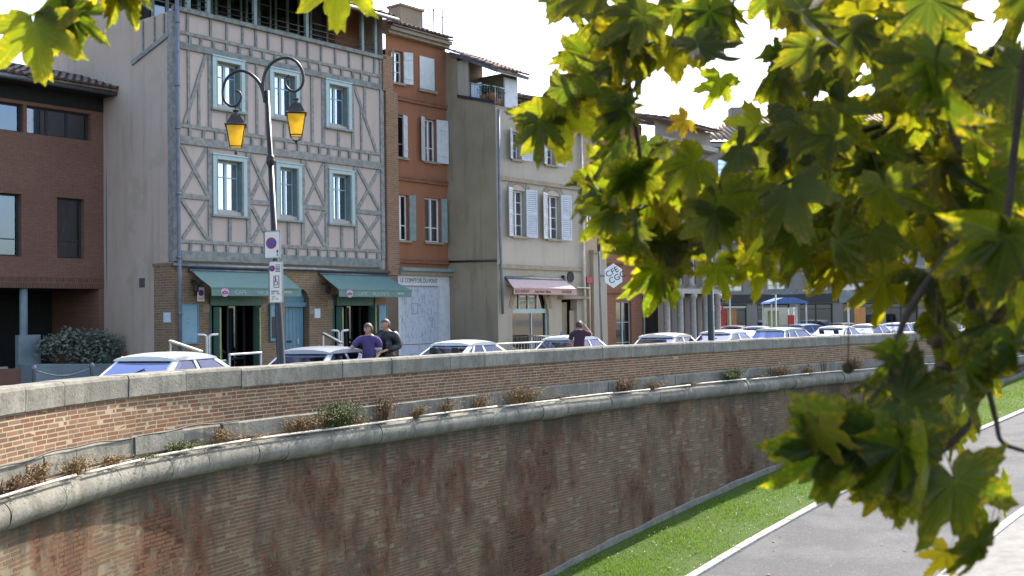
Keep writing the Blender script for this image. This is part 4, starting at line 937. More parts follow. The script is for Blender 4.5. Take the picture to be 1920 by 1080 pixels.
MB(o4).lathe([(.16, 0), (.2, -.02), (.2, .03)], (14.95, yb-.01, 3.4), 14, axis='y').build('round_vent', 'black', H4)
bx('wall_bracket', 'iron', H4, o4, 14.42, yb-.12, 3.3, 14.5, yb-.001, 3.45)
MB(o4).tube([(10.95, yb-.09, 8.9), (10.92, yb-.09, 5), (10.98, yb-.09, 3.5), (11.02, yb-.09, 2.1)], .045, 8).build('downpipe', 'pipeblue', H4, True)
MB(o4).tube([(15.62, yb-.1, 8.85), (15.66, yb-.1, 5), (15.72, yb-.1, .2)], .055, 8).build('downpipe', 'pipewhite', H4, True)
# roof terrace
bx('terrace_floor', 'trim', H4, o4, 10.9, yb+.02, 8.96, 12.12, -.4, 9.04)
bx('terrace_back_wall', 'blank', H4, o4, 10.9, -.42, 9.05, 12.3, -.3, 10.95)
bx('terrace_panel', 'beige', H4, o4, 10.9, -.98, 9.3, 10.96, -.45, 10.75)
bx('terrace_panel', 'shutter', H4, o4, 11.43, yb+.02, 9.05, 12.11, yb+.08, 10.05)
MB(o4).hexa([(10.7, -.3, 10.98), (12.4, -.3, 10.98), (12.4, yb-.25, 10.05), (10.7, yb-.25, 10.05)], [(10.7, -.3, 11.08), (12.4, -.3, 11.08), (12.4, yb-.25, 10.15), (10.7, yb-.25, 10.15)]).build('terrace_roof', 'zinc', H4)
canal_roof(H4, o4, 10.72, 12.4, yb-.28, 10.17, -.3, 11.1, .21, .36, False)
rl = MB(o4); rl.tube([(10.92, -1.0, 9.95), (10.92, yb+.03, 9.66)], .018, 6); rl.tube([(10.92, yb+.03, 9.66), (11.42, yb+.03, 9.66)], .018, 6)
for k in range(11): t = k/10; y_ = -1.0+(yb+1.03)*t; rl.tube([(10.92, y_, 9.40-.27*t), (10.92, y_, 9.95-.29*t)], .008, 5)
for k in range(5): rl.tube([(10.95+k*.11, yb+.03, 9.04), (10.95+k*.11, yb+.03, 9.66)], .008, 5)
rl.build('terrace_rail', 'metalrail', H4, True)
bx('terrace_side_wall', 'blank', H4, o4, 12.13, yb+.1, 9.05, 12.2, -.43, 10.4)
bx('terrace_screen', 'curtain', H4, o4, 10.95, -1.5, 9.25, 10.98, -1.05, 9.9)
def leafy(b, c, r, n, size, sc=(1, 1, 1), hollow=.45):
    for _ in range(n):
        v = Vector((random.gauss(0, 1), random.gauss(0, 1), random.gauss(0, 1))).normalized()*r*random.uniform(hollow, 1.05)
        p = Vector((c[0]+v.x*sc[0], c[1]+v.y*sc[1], c[2]+v.z*sc[2])); a = Vector((random.gauss(0, 1), random.gauss(0, 1), random.gauss(.3, 1))).normalized(); e = a.orthogonal().normalized()
        s_ = size*random.uniform(.6, 1.3); q_ = a.cross(e)
        b.add([p-e*s_*.35, p+a*s_*.1+q_*s_*.05, p+e*s_*.35, p+a*s_+q_*.2*s_], [(0, 1, 3), (1, 2, 3)])
pg = 'potted plants on the roof terrace'
for (s, d, z, lab) in ((10.98, -1.95, 9.22, 'round-leaved plant in an orange bowl at the corner of the roof terrace'), (11.22, yb+.2, 9.05, 'bushy plant in a pot beside the pale panel of the roof terrace'), (11.0, -1.6, 9.2, 'dry brown plant in a pot in the middle of the roof terrace')):
    t = thing('potted_plant', lab, 'plant', fp(s, d, z), TH, pg)
    MB().lathe([(.09, 0), (.15, .22), (.16, .24), (.13, .24)], n=12).build('pot', 'terracotta', t, True); fb = MB(); leafy(fb, (0, 0, .42), .24, 130, .10, (1, 1, .9)); fb.build('foliage', 'plantgreen', t, fix=False)

# ---------- antennas
for i, (s, d, z, h_, lab) in enumerate(((11.25, .9, 11.3, 2.6, 'thin rooftop aerial with short cross bars, left of the pair above the orange house'), (11.8, 1.0, 11.2, 3.4, 'taller thin rooftop aerial with slanted top bars, right of the pair above the orange house'))):
    t = thing('aerial', lab, 'antenna', fp(s, d, z), TH, 'rooftop aerials')
    MB().tube([(0, 0, -1.2), (0, 0, h_-1.0)], .026, 5).build('mast', 'iron', t)
    bb = MB()
    for k, zz in enumerate((h_-1.05, h_-1.9)):
        bb.tube([(-.5, 0, zz-.15), (.7, 0, zz+.25)] if i else [(-.6, 0, zz-.1), (.1, 0, zz+.02)],   .016, 4)
        for q_ in range(5): x = -.4+q_*.2; bb.tube([(x, -.18, zz), (x, .18, zz)], .006, 4)
    bb.build('cross_bar', 'iron', t)

# ---------- pinkish house behind
H5, o5 = house('rear_house', 'pinkish tan house whose plain upper wall rises behind the beige house', 12.6, 3.0)
b = MB(o5); b.hexa([(12.6, 2.6, 0), (18.5, 2.6, 0), (18.5, 9, 0), (12.6, 9, 0)], [(12.6, 2.6, 11.0), (18.5, 2.6, 10.9), (18.5, 9, 12.4), (12.6, 9, 12.4)]); b.build('wall', 'tan', H5)
canal_roof(H5, o5, 12.4, 18.7, 2.3, 11.0, 8, 12.6, .22, .4, False); bx('window', 'dark', H5, o5, 13.7, 2.55, 10.35, 14.0, 2.61, 10.65)

# ---------- tan pier, red brick house, columned house
H6, o6 = house('tan_house', 'narrow tan rendered house next to the white downpipe', 15.76, -2.1)
holes_wall('wall', 'tan', H6, o6, 15.76, 17.1, 0, 9.4, -2.1, [(16.15, 16.75, 4.9, 6.2)], .2); window(H6, o6, 16.152, 16.748, 4.902, 6.198, -2.1, 2, (.4, .7), 'casing', .05, 'glass')
b = MB(o6); b.add([(17.1, -2.1, 0), (17.1, 3, 0), (17.1, 3, 9.4), (17.1, -2.1, 9.4)], [(0, 1, 2, 3)]); b.build('side_wall', 'tan', H6, fix=False)
bx('pier', 'beigelow', H6, o6, 16.3, -2.25, 0, 17.15, -2.101, 4.3); bx('string_course', 'trim', H6, o6, 16.25, -2.3, 4.3, 17.2, -2.1, 4.42)
MB(o6).tube([(16.05, -2.2, 3.2), (16.07, -2.2, .1)], .05, 8).build('downpipe', 'tan', H6, True); bx('red_box', 'signred', H6, o6, 15.85, -2.26, 3.2, 16.22, -2.101, 3.42)
canal_roof(H6, o6, 15.76, 17.2, -2.5, 9.4, 2.5, 10.4, .21, .36, False)
H7, o7 = house('red_brick_house', 'red brick house with dark ground-floor openings beyond the white hexagonal sign', 17.2, .6)
w7 = [(18.2+i*1.9, 19.1+i*1.9, z, z+1.5) for i in range(3) for z in (4.6, 7.6)]+[(18.2+i*1.9, 19.4+i*1.9, 0, 2.6) for i in range(3)]
holes_wall('wall', 'brickR', H7, o7, 17.12, 24.3, 0, 10.4, .6, w7, .25)
for a, c, e, g in w7: window(H7, o7, a+.002, c-.002, e+.002, g-.002, .6, 2, (.33, .66), 'casing', .05, 'glass' if e > 1 else 'glassdark')
for z in (2.95, 4.2, 6.9): bx('string_course', 'orangeband', H7, o7, 17.12, .52, z, 24.3, .599, z+.14)
canal_roof(H7, o7, 17.0, 24.4, .2, 10.4, 5, 11.6, .22, .4, False); bx('wall_plaque', 'signwhite', H7, o7, 20.3, .55, 1.7, 20.5, .599, 2.0)
H8, o8 = house('columned_house', 'stone house with a row of tall pale pilasters beyond the red brick house', 24.4, 0)
w8 = [(24.9+i*1.15, 25.5+i*1.15, z, z+1.9) for i in range(4) for z in (3.4, 6.6)]+[(24.85+i*1.15, 25.6+i*1.15, 0, 2.7) for i in range(4)]
holes_wall('wall', 'stonefar', H8, o8, 24.4, 29.4, 0, 10.6, 0, w8, .3)
for a, c, e, g in w8: window(H8, o8, a+.002, c-.002, e+.002, g-.002, 0, 2, (.3, .6), 'white', .05, 'glass' if e > 1 else 'glassdark')
for i in range(5):
    s = 24.62+i*1.15; MB(o8).lathe([(.2, 0), (.2, .25), (.15, .3), (.13, 2.7), (.2, 2.8), (.2, 2.95)], (s, -.3, 0), 12).build('column', 'stonepale', H8, True)
    MB(o8).lathe([(.16, 3.3), (.12, 3.4), (.10, 5.7), (.16, 5.8)], (s, -.2, 0), 12).build('column', 'stonepale', H8, True)
for z in (2.95, 5.85, 9.6): bx('cornice', 'stonepale', H8, o8, 24.4, -.42, z, 29.4, -.001, z+.22)
b = MB(o8); b.add([(29.4, 0, 0), (29.4, 8, 0), (29.4, 8, 10.6), (29.4, 0, 10.6)], [(0, 1, 2, 3)]); b.build('side_wall', 'stonefar', H8, fix=False)
canal_roof(H8, o8, 24.3, 29.6, -.5, 10.6, 5, 11.8, .22, .4, False)

# ---------- long stone building across the square
SB = thing('stone_building', 'long grey-brown stone building with shops across the square, partly behind leaves', 'building', (14.2, 84, 0), R(4))
sh = []; ox = 1.6
for i in range(14):
    x = ox+i*3.35
    sh += [(x, x+1.5, 8.6, 10.9), (x, x+1.5, 12.3, 13.9), (x-.35, x+1.75, 3.75, 5.05), (x-.55, x+2.0, 0.05, 2.75)]
holes_wall('wall', 'stonefar', SB, (0, 0, 0), 0, 50, 0, 15.2, 0, sh, .35)
for a, c, e, g in sh:
    if e > 8: window(SB, (0, 0, 0), a+.01, c-.01, e+.01, g-.01, 0, 2, (.25, .5, .75), 'white', .09, 'glass', None, 'dark', 'stonepale', .25, .06)
    elif e > 3:
        window(SB, (0, 0, 0), a+.7, c-.01, e+.01, g-.01, 0, 2, (.33, .66), 'casing', .07, 'glass', None, 'dark', None, .2, .05); bx('panel', 'blank', SB, (0, 0, 0), a+.01, .2, e+.01, a+.69, .25, g-.01)
    else:
        window(SB, (0, 0, 0), a+.01, c-.01, e+.01, g-.01, 0, 2, (.85,), 'darkframe', .08, 'glassdark', None, 'dark', None, .2, .06)
for z, p_ in ((5.3, .25), (7.4, .3), (11.6, .25), (14.7, .5)): bx('cornice', 'stonepale', SB, (0, 0, 0), -.2, -p_, z, 50.2, -.001, z+.28)
for i in range(14): bx('frieze_block', 'stonepale', SB, (0, 0, 0), ox+i*3.35-.3, -.1, 5.6, ox+i*3.35+1.7, -.001, 6.6)
bx('fascia', 'darkframe', SB, (0, 0, 0), 0, -.15, 2.85, 50, -.001, 3.5)
b = MB(); b.add([(0, 0, 0), (0, 14, 0), (0, 14, 15.2), (0, 0, 15.2)], [(0, 1, 2, 3)]); b.build('side_wall', 'stonefar', SB, fix=False)
b = MB(); b.add([(-.5, -.7, 15.2), (50, -.7, 15.2), (50, 7, 18.4), (5.5, 7, 18.4), (-.5, 14, 15.2)], [(0, 1, 2, 3), (0, 3, 4)]); b.build('roof', 'tilepale', SB, fix=False)
rt = MB()
for i in range(120):
    x = -.3+i*.42; l = min(1, max(0, (x+.5)/6)); rt.tube([(x, -.7, 15.25), (x, -.7+7.7*l, 15.25+3.2*l)], .13, 5)
tag(rt.build('roof_tiles', 'tilepale', SB, True), kind='stuff')
bx('chimney', 'stonefar', SB, (0, 0, 0), 3.4, 2.5, 15.5, 4.6, 3.5, 18.3); bx('chimney', 'stonefar', SB, (0, 0, 0), 8.8, 3.5, 16.5, 10.2, 4.5, 21.0)
for k, (x, mm) in enumerate(((1.25, 'posterred'), (2.1, 'orangeflag'))): bx('shop_poster', mm, SB, (0, 0, 0), x, .15, .9, x+.75, .19, 2.4)
bx('shop_sign', 'signwhite', SB, (0, 0, 0), 1.0, .1, 2.5, 3.6, .18, 2.62)

# ---------- bush, planter, chain posts, panel at the left
t = thing('planter', 'long pale concrete planter in front of the dark brick house', 'planter', fp(-.6, 2.3, 0), TH)
MB().hexa([(-2.2, -.35, 0), (2.1, -.35, 0), (2.1, .5, 0), (-2.2, .5, 0)], [(-2.2, -.35, .95), (2.1, -.35, .80), (2.1, .5, .80), (-2.2, .5, .95)]).build('trough', 'planter', t, bevel=.02); bx('back_panel', 'planter', t, (0, 0, 0), -2.2, .52, 0, -1.6, .7, 1.7)
t = thing('bush', 'grey-green bushy shrub spilling over the planter of the dark brick house', 'bush', fp(-1.3, 2.45, .8), TH)
fb = MB()
for c in ((-.8, 0, .55), (-.3, 0, .75), (.2, 0, .7), (.6, 0, .65), (-.1, -.15, .35), (.45, -.15, .3), (.9, 0, .5)): leafy(fb, c, .45, 420, .11, (1, .75, .8), .3)
fb.build('foliage', 'bush', t, fix=False)
st = MB()
for k in range(9): x = -.7+k*.18; st.tube([(x*.5, 0, -.1), (x, 0, .4), (x*1.2, random.uniform(-.1, .1), .9)], .014, 5)
st.build('stem', 'twig', t)
t = thing('low_hedge', 'low dull green ground plants along the planter edge, right of the bush', 'hedge', fp(.4, 2.25, .78), TH); fb = MB()
for k in range(9): leafy(fb, (-1.1+k*.26, 0, .08), .18, 90, .07, (1, 1, .7), .2)
fb.build('foliage', 'bush2', t, fix=False)
def chain_post(s, d, lab):
    t = thing('bollard', lab, 'bollard', fp(s, d, 0), TH, 'posts carrying the chain'); MB().lathe([(.05, 0), (.045, .95), (.06, 1.0), (.03, 1.06)], n=10).build('post', 'zinc', t, True); return t
chain_post(-4.7, -1.6, 'short grey post at the left end of the hanging chain'); chain_post(-3.3, -1.6, 'short grey post at the right end of the hanging chain, by the planter')
MB().tube([tuple(fp(-4.7+1.4*k/12, -1.6, .95-.16*math.sin(math.pi*k/12))) for k in range(13)], .018, 6).build('chain', 'zinc', None, True)
tag(bpy.data.objects['chain'], 'grey chain hanging between two short posts', 'chain')
t = thing('terrace_panel', 'red-brown wind screen panel in front of the brick house, at the left edge', 'screen', fp(-5.7, -1.5, 0), TH)
bx('panel', 'boxred', t, (0, 0, 0), -1.6, 0, .1, .75, .04, 1.0); bx('foot', 'zinc', t, (0, 0, 0), -.02, -.2, 0, .02, .24, .1); bx('foot', 'zinc', t, (0, 0, 0), .6, -.2, 0, .64, .24, .1); bx('top_rail', 'zinc', t, (0, 0, 0), -.1, -.012, 1.0, .45, .05, 1.05)

# ------------------------------------------------------------------ street lamp and signs
lamp = thing('street_lamp', 'tall dark street lamp with two crook arms and amber lanterns, standing behind the brick wall', 'street lamp', at(532, 672, 22.5)*1)
lamp.location.z = 0.; LP = Vector(lamp.location)
lean = (-4.94-LP.x)/6.66
def lv(x, z): return (x+lean*z, 0, z)
MB().tube([lv(0, 0), lv(0, .8), lv(0, .85), lv(0, 2.2), lv(0, 2.25), lv(0, 5.2)], [.11, .11, .085, .08, .068, .058], 12).build('post', 'iron', lamp, True)
MB().tube([lv(0, 5.2), lv(0, 5.3), lv(0, 5.32), lv(0, 6.66)], [.062, .075, .055, .05], 12).build('upper_post', 'iron', lamp, True)
MB().lathe([(.06, -.12), (.085, -.08), (.085, .05), (.06, .1)], lv(0, 5.25), 12).build('collar', 'iron', lamp, True); MB().ball(lv(.06, 5.22), .035).build('bolt', 'iron', lamp, True)
def px2l(x, y): p = at(x, y, 22.5)-LP; return (p.x, 0, p.z)
armR = [px2l(*p) for p in ((497, 185), (493, 165), (496, 140), (506, 122), (522, 111), (540, 108.5), (556, 116), (566, 131), (569, 149), (564, 164), (553, 171.5), (542, 168), (535, 158), (535, 149), (540, 142), (544, 142))]
armL = [px2l(*p) for p in ((497, 192), (493, 172), (486, 155), (474, 142), (460, 134), (446, 133), (432, 140), (422, 153), (417.5, 171), (420, 187), (429, 197), (439, 199), (447, 194), (452, 183), (450, 174), (441, 169))]
def smooth_pts(p, n=5):
    q = catmull(np.array(p), n); return [tuple(v) for v in q]
for a_ in (armR, armL):
    sp = smooth_pts(a_, 5); MB().tube(sp, [.036-.014*i/len(sp) for i in range(len(sp))], 8).build('crook_arm', 'iron', lamp, True)
def lantern(hx, hy, ty, by, legs):
    """hook point, y of hood top and bottom of glass, in the photo's pixels at the lamp's own distance"""
    h = px2l(hx, hy); k = px2l(hx+1, ty); g = px2l(hx+3, by); zt, zb = k[2], g[2]; cx_ = (k[0]+g[0])/2; H_ = zt-zb
    hood = MB(); z1 = zb+H_*.60
    for (r, z) in ((0, 0),): pass
    prof = [(.05, zt), (.085, zt-.02), (.05, zt-.05), (.05, zt-.09), (.13, zt-.11), (.14, zt-.14), (.25, z1+.02), (.31, z1-.005), (.30, z1-.02)]
    hood.lathe(prof, (cx_, 0, 0), 4, R(45+12)); ho = hood.build('hood', 'lampcap', lamp)
    MB().tube([(h[0], 0, h[2]), (cx_, 0, zt)], .014, 6).build('hook', 'iron', lamp)
    ct = [(cx_+.265*math.cos(R(57+90*i)), .265*math.sin(R(57+90*i)), z1-.02) for i in range(4)]; cb_ = [(cx_+.165*math.cos(R(57+90*i)), .165*math.sin(R(57+90*i)), zb+.02) for i in range(4)]
    fr = MB()
    for i in range(4):
        j = (i+1) % 4
        fr.tube([ct[i], cb_[i]], .011, 5); fr.tube([cb_[i], cb_[j]], .012, 5); fr.tube([ct[i], ct[j]], .012, 5)
        MB().add([ct[i], ct[j], cb_[j], cb_[i]], [(0, 1, 2, 3)]) if False else None
        pb = MB(); pb.add([ct[i], ct[j], cb_[j], cb_[i]], [(0, 1, 2, 3)]); pb.build('amber_pane', 'amber', lamp, fix=False)
        if legs: fr.tube([cb_[i], ((cb_[i][0]+cx_*1.0)/2+(cb_[i][0]-cx_)*.25, cb_[i][1]*.7, zb-.06), (cx_, 0, zb-.10)], .008, 5)
    fr.lathe([(.02, zb-.14), (.035, zb-.10), (.015, zb-.07)], (cx_, 0, 0), 8); fr.build('lantern_frame', 'iron', lamp)
    bt = MB(); bt.add(cb_, [(3, 2, 1, 0)]); bt.build('amber_pane', 'amber', lamp, fix=False)
    MB().lathe([(.03, z1-.02), (.05, z1-.12), (.05, z1-.22), (.02, z1-.26)], (cx_, 0, 0), 8).build('bulb', 'signwhite', lamp, True)
lantern(440, 199, 206, 277, False); lantern(553, 172, 184, 256, True)
def plate_thing(name, label, c0, w_, z0, z1, rz):
    t = thing(name, label, 'sign', c0, R(rz)); b = MB()
    b.box(-w_/2, 0, z0, w_/2, .02, z1); b.build('plate', 'signwhite', t, bevel=.006)
    fr = MB()
    for a in ((-w_/2-.012, z0-.012, -w_/2, z1+.012), (w_/2, z0-.012, w_/2+.012, z1+.012), (-w_/2, z0-.012, w_/2, z0), (-w_/2, z1, w_/2, z1+.012)): fr.box(a[0], -.012, a[1], a[2], .03, a[3])
    fr.build('rim', 'zinc', t); return t
def lampfront(z): return LP+Vector((lean*z, -.13, 0))
t = plate_thing('no_parking_sign', 'square pale no-parking sign with red and blue disc, upper plate on the lamp post', lampfront(3.5)+Vector((-.03, 0, 0)), .34, 3.24, 3.78, -14)
no_parking(t, -.02, -.002, 3.54, .115); MB().prism([(.10, 3.33), (.13, 3.36), (.13, 3.40), (.10, 3.40)], -.006, -.001).build('arrow_mark', 'black', t)
bx('arrow_mark', 'black', t, (0, 0, 0), .108, -.006, 3.275, .122, -.001, 3.329); bx('clamp', 'zinc', t, (0, 0, 0), -.06, .021, 3.45, .06, .13, 3.52)
t = plate_thing('disabled_parking_sign', 'tall pale disabled-parking sign with wheelchair symbol, lower plate on the lamp post', lampfront(2.75)+Vector((0, -.0, 0)), .28, 2.34, 3.17, -14)
no_parking(t, -.075, -.002, 3.03, .062)
tw = MB()
for k, (a, c, z) in enumerate(((.0, .05, 3.09), (.06, .10, 3.09), (.0, .1, 3.05), (.0, .1, 3.02), (.0, .1, 2.99), (.0, .1, 2.96))): tw.box(a, -.005, z, c, -.001, z+.014)
for a in ((-.045, 2.64, -.035, 2.88), (.065, 2.64, .075, 2.88), (-.035, 2.64, .065, 2.65), (-.035, 2.87, .065, 2.88)): tw.box(a[0], -.005, a[1], a[2], -.001, a[3])
tw.build('sign_lines', 'black', t)
wc = MB(); wc.ball((-.005, -.005, 2.845), .014, 8, 5, (1, .3, 1)); 
wc.beam((-.005, -.002, 2.83), (.0, -.002, 2.765), .014, .005); wc.beam((-.0, -.002, 2.80), (.035, -.002, 2.795), .010, .005); wc.beam((.0, -.002, 2.765), (.035, -.002, 2.762), .012, .005); wc.beam((.034, -.002, 2.765), (.05, -.002, 2.71), .011, .005)
for k in range(14): a0, a1 = R(110+17*k), R(110+17*(k+1)); wc.beam((.008+.045*math.cos(a0), -.002, 2.735+.045*math.sin(a0)), (.008+.045*math.cos(a1), -.002, 2.735+.045*math.sin(a1)), .009, .005)
wc.build('wheelchair_symbol', 'black', t)
text('lettering', 'RESERVE\nGIC   GIG', .045, (-.10, -.002, 2.55), 'black', t); text('lettering', 'SAUF\n8H - 20H', .04, (-.09, -.002, 2.44), 'greyink', t); bx('clamp', 'zinc', t, (0, 0, 0), -.06, .021, 2.8, .06, .13, 2.87)

# hexagonal sign on a thin pole
t = thing('hexagon_sign', 'white hexagonal sign with black letters on a thin pole, right of the beige house', 'sign', at(1131, 640, 36)*1); t.location.z = 0
zc_ = 3.30
MB().tube([(-.02, 0, 0), (-.07, 0, 2.4), (-.10, 0, 4.9)], .035, 8).build('pole', 'zinc', t, True); MB().lathe([(.05, 4.1), (.06, 4.3), (.05, 4.5)], (-.09, 0, 0), 8).build('pole_collar', 'iron', t)
hx = at(1150, 517, 36)-Vector(t.location); r_ = .40
MB().prism([(hx.x+r_*.82*math.sin(R(60*k)), hx.z+r_*math.cos(R(60*k))) for k in range(6)], -.03, .03).build('sign_board', 'white', t, bevel=.006)
bx('bracket', 'zinc', t, (0, 0, 0), -.08, -.015, hx.z-.03, hx.x-r_*.7, .015, hx.z+.03)
o = text('lettering', 'CFE', .27, (hx.x-.20, -.035, hx.z-.06), 'black', t); o.rotation_euler = (R(90), R(-28), 0)
o = text('lettering', 'CGC', .27, (hx.x-.10, -.035, hx.z-.27), 'black', t); o.rotation_euler = (R(90), R(-28), 0)

# ------------------------------------------------------------------ cars
def make_car(kind, paint_, label, loc, heading, dark_trim=False):
    """x forward, y left, origin on the road under the middle"""
    P = dict(hatch=(1.95, .81, .88, 1.41, -1.88, -1.25, .12, .98), sedan=(2.15, .83, .88, 1.39, -1.55, -.85, .35, 1.15), wagon=(2.15, .83, .90, 1.43, -2.08, -1.75, .30, 1.1), van=(2.3, .90, 1.05, 1.95, -2.25, -2.1, .95, 1.6))[kind]
    L, Wd, zb, zr, xr0, xr1, xf1, xf0 = P; pm = 'car_'+paint_
    t = thing('parked_car', label, 'van' if kind == 'van' else 'car', loc, R(90)-R(heading), 'cars parked along the rampart and the square')
    st = [(-L, .36, zb-.22, Wd-.10), (-L+.06, .28, zb-.10, Wd-.04), (-L+.16, .22, zb-.02, Wd-.015), (-1.2, .18, zb, Wd), (0, .18, zb, Wd), (.7, .18, zb-.005, Wd), (xf0+.05, .18, zb-.015, Wd-.01), (L-.7, .2, zb-.09, Wd-.03), (L-.18, .24, zb-.2, Wd-.06), (L-.03, .32, zb-.28, Wd-.12), (L, .4, zb-.34, Wd-.16)]
    b = MB(); vs = []; n = 10
    for x, z0, z1, h in st:
        prof = [(h*.86, z0), (h, z0+.12), (h, (z0+z1)/2), (h*.975, z1-.07), (h*.93, z1)]
        vs += [(x, y, z) for y, z in prof]+[(x, -y, z) for y, z in reversed(prof)]
    fs = [(i*n+k, (i+1)*n+k, (i+1)*n+(k+1) % n, i*n+(k+1) % n) for i in range(len(st)-1) for k in range(n)]+[tuple(range(n)), tuple(range((len(st))*n-1, (len(st)-1)*n-1, -1))]
    b.add(vs, fs); body = b.build('body', pm, t, True); 
    wb, wt_ = Wd*.93, Wd*.76
    C = {}
    for s_ in (-1, 1):
        C['rb', s_] = Vector((xr0, s_*(wb-.03), zb)); C['rt', s_] = Vector((xr1, s_*wt_, zr-.145)); C['fb', s_] = Vector((xf0, s_*(wb-.02), zb-.015)); C['ft', s_] = Vector((xf1, s_*(wt_), zr-.145))
    # crowned roof
    rb_ = MB(); NX, NY = 10, 8; vs = []
    for i in range(NX+1):
        for j in range(NY+1):
            u, v = i/NX, j/NY*2-1; x = xr1-.07+(xf1-xr1+.12)*u; vs.append((x, v*(wt_+.03), zr-.05*v*v-.015*v**6-.035*(2*u-1)**4-.025*(2*u-1)**2))
    low = [(a*1.0, c_*.985, min(z-.03, zr-.15)) for a, c_, z in vs]; m = (NX+1)*(NY+1)
    fs = [(i*(NY+1)+j, (i+1)*(NY+1)+j, (i+1)*(NY+1)+j+1, i*(NY+1)+j+1) for i in range(NX) for j in range(NY)]
    rim = [j for j in range(NY+1)]+[(i)*(NY+1)+NY for i in range(1, NX+1)]+[NX*(NY+1)+j for j in range(NY-1, -1, -1)]+[i*(NY+1) for i in range(NX-1, 0, -1)]
    fs2 = [tuple(m+k for k in reversed(f)) for f in fs]+[(rim[k], rim[(k+1) % len(rim)], m+rim[(k+1) % len(rim)], m+rim[k]) for k in range(len(rim))]
    rb_.add(vs, fs); rb_.build('roof', pm, t, True)
    rr_ = MB(); rr_.add(vs+low, fs2); rr_.build('roof_edge', pm, t)
    pl = MB()
    xm = (xr1+xf1)/2-.05; xmb = (xr0+xf0)/2-.02
    for s_ in (-1, 1):
        up = (0, s_, .25)
        for a, c_, w_ in ((C['rb', s_]+Vector((.13, -s_*.02, 0)), C['rt', s_]+Vector((.15, -s_*.02, 0)), .20), (C['fb', s_], C['ft', s_], .065), (Vector((xmb, s_*(wb-.01), zb)), Vector((xm, s_*(wt_), zr-.145)), .075)):
            pl.beam(a, c_, w_, -.045, up)
        if kind in ('sedan', 'wagon'): pl.beam(Vector(((xr0+xmb)/2-.15, s_*(wb-.01), zb)), Vector(((xr1+xm)/2-.1, s_*wt_, zr-.145)), .06, -.04, up)
        pl.beam(C['rb', s_], C['fb', s_], .03, .02, (0, 0, 1))
    pl.build('pillar', pm, t)
    def quad(nm, p, m='carglass'):
        q_ = MB(); q_.add(p, [(0, 1, 2, 3)]); return q_.build(nm, m, t, fix=False)
    e = Vector((0, 0, 0))
    quad('rear_window', [C['rb', -1]+Vector((0, .05, .02)), C['rb', 1]+Vector((0, -.05, .02)), C['rt', 1]+Vector((-.02, -.04, -.0)), C['rt', -1]+Vector((-.02, .04, 0))])
    quad('windscreen', [C['fb', 1]+Vector((0, -.04, .02)), C['fb', -1]+Vector((0, .04, .02)), C['ft', -1]+Vector((.01, .03, 0)), C['ft', 1]+Vector((.01, -.03, 0))])
    for s_ in (-1, 1):
        i_ = Vector((0, -s_*.02, 0)); bm_, tm_ = Vector((xmb, s_*(wb-.01), zb)), Vector((xm, s_*wt_, zr-.145))
        quad('side_window', [C['rb', s_]+i_+Vector((.18, 0, 0)), bm_+i_, tm_+i_, C['rt', s_]+i_+Vector((.16, 0, 0))]); quad('side_window', [bm_+i_, C['fb', s_]+i_, C['ft', s_]+i_, tm_+i_])
    fr_ = MB()
    for (p, q_) in ((C['rb', -1], C['rb', 1]), (C['rt', -1], C['rt', 1]), (C['ft', -1], C['ft', 1]), (C['fb', -1], C['fb', 1])): fr_.tube([p+Vector((0, .03, .012)), q_+Vector((0, -.03, .012))], .012, 5)
    for s_ in (-1, 1): fr_.tube([C['rb', s_]+Vector((0, -s_*.05, .01)), C['rt', s_]+Vector((0, -s_*.04, 0))], .013, 5)
    tag(fr_.build('window_seals', 'black', t), kind='stuff')
    it = MB()
    for x in (-.95, .15):
        for y in (-.36, .36): it.hexa([(x-.12, y-.22, .4), (x+.1, y-.22, .4), (x+.1, y+.22, .4), (x-.12, y+.22, .4)], [(x-.26, y-.2, 1.02), (x-.16, y-.2, 1.02), (x-.16, y+.2, 1.02), (x-.26, y+.2, 1.02)]); it.box(x-.27, y-.11, 1.04, x-.18, y+.11, 1.2)
    it.build('seat', 'black', t, bevel=.015); bx('dashboard', 'black', t, (0, 0, 0), xf0-.5, -wb+.1, zb-.1, xf0-.1, wb-.1, zb+.05)
    for sx_ in (-L+.72, L-.75):
        for s_ in (-1, 1):
            wh = MB(); wh.lathe([(.20, -.09), (.29, -.09), (.30, -.06), (.30, .06), (.29, .09), (.20, .09)], (sx_, s_*(Wd-.10), .30), 18, axis='y'); w0 = wh.build('wheel', 'tyre', t, True)
            MB().lathe([(.02, -.02), (.19, -.03), (.205, .0)], (sx_, s_*(Wd-.02), .30), 14, axis='y').build('rim', 'zinc', w0, True)
    for s_ in (-1, 1):
        bx('headlight', 'signwhite', t, (0, 0, 0), L-.10, s_*.45-.16, zb-.40, L+.004, s_*.45+.16, zb-.27, bevel=.015); bx('tail_light', 'signred', t, (0, 0, 0), -L-.004, s_*.58-.11, zb-.33, -L+.09, s_*.58+.11, zb-.16, bevel=.01)
        MB().hexa([(xf0-.42, s_*(wb+.0), zb+.04), (xf0-.30, s_*(wb+.0), zb+.04), (xf0-.28, s_*(wb+.19), zb+.04), (xf0-.36, s_*(wb+.19), zb+.04)], [(xf0-.42, s_*wb, zb+.15), (xf0-.30, s_*wb, zb+.15), (xf0-.28, s_*(wb+.19), zb+.16), (xf0-.36, s_*(wb+.19), zb+.16)]).build('wing_mirror', pm if not dark_trim else 'black', t, bevel=.01)
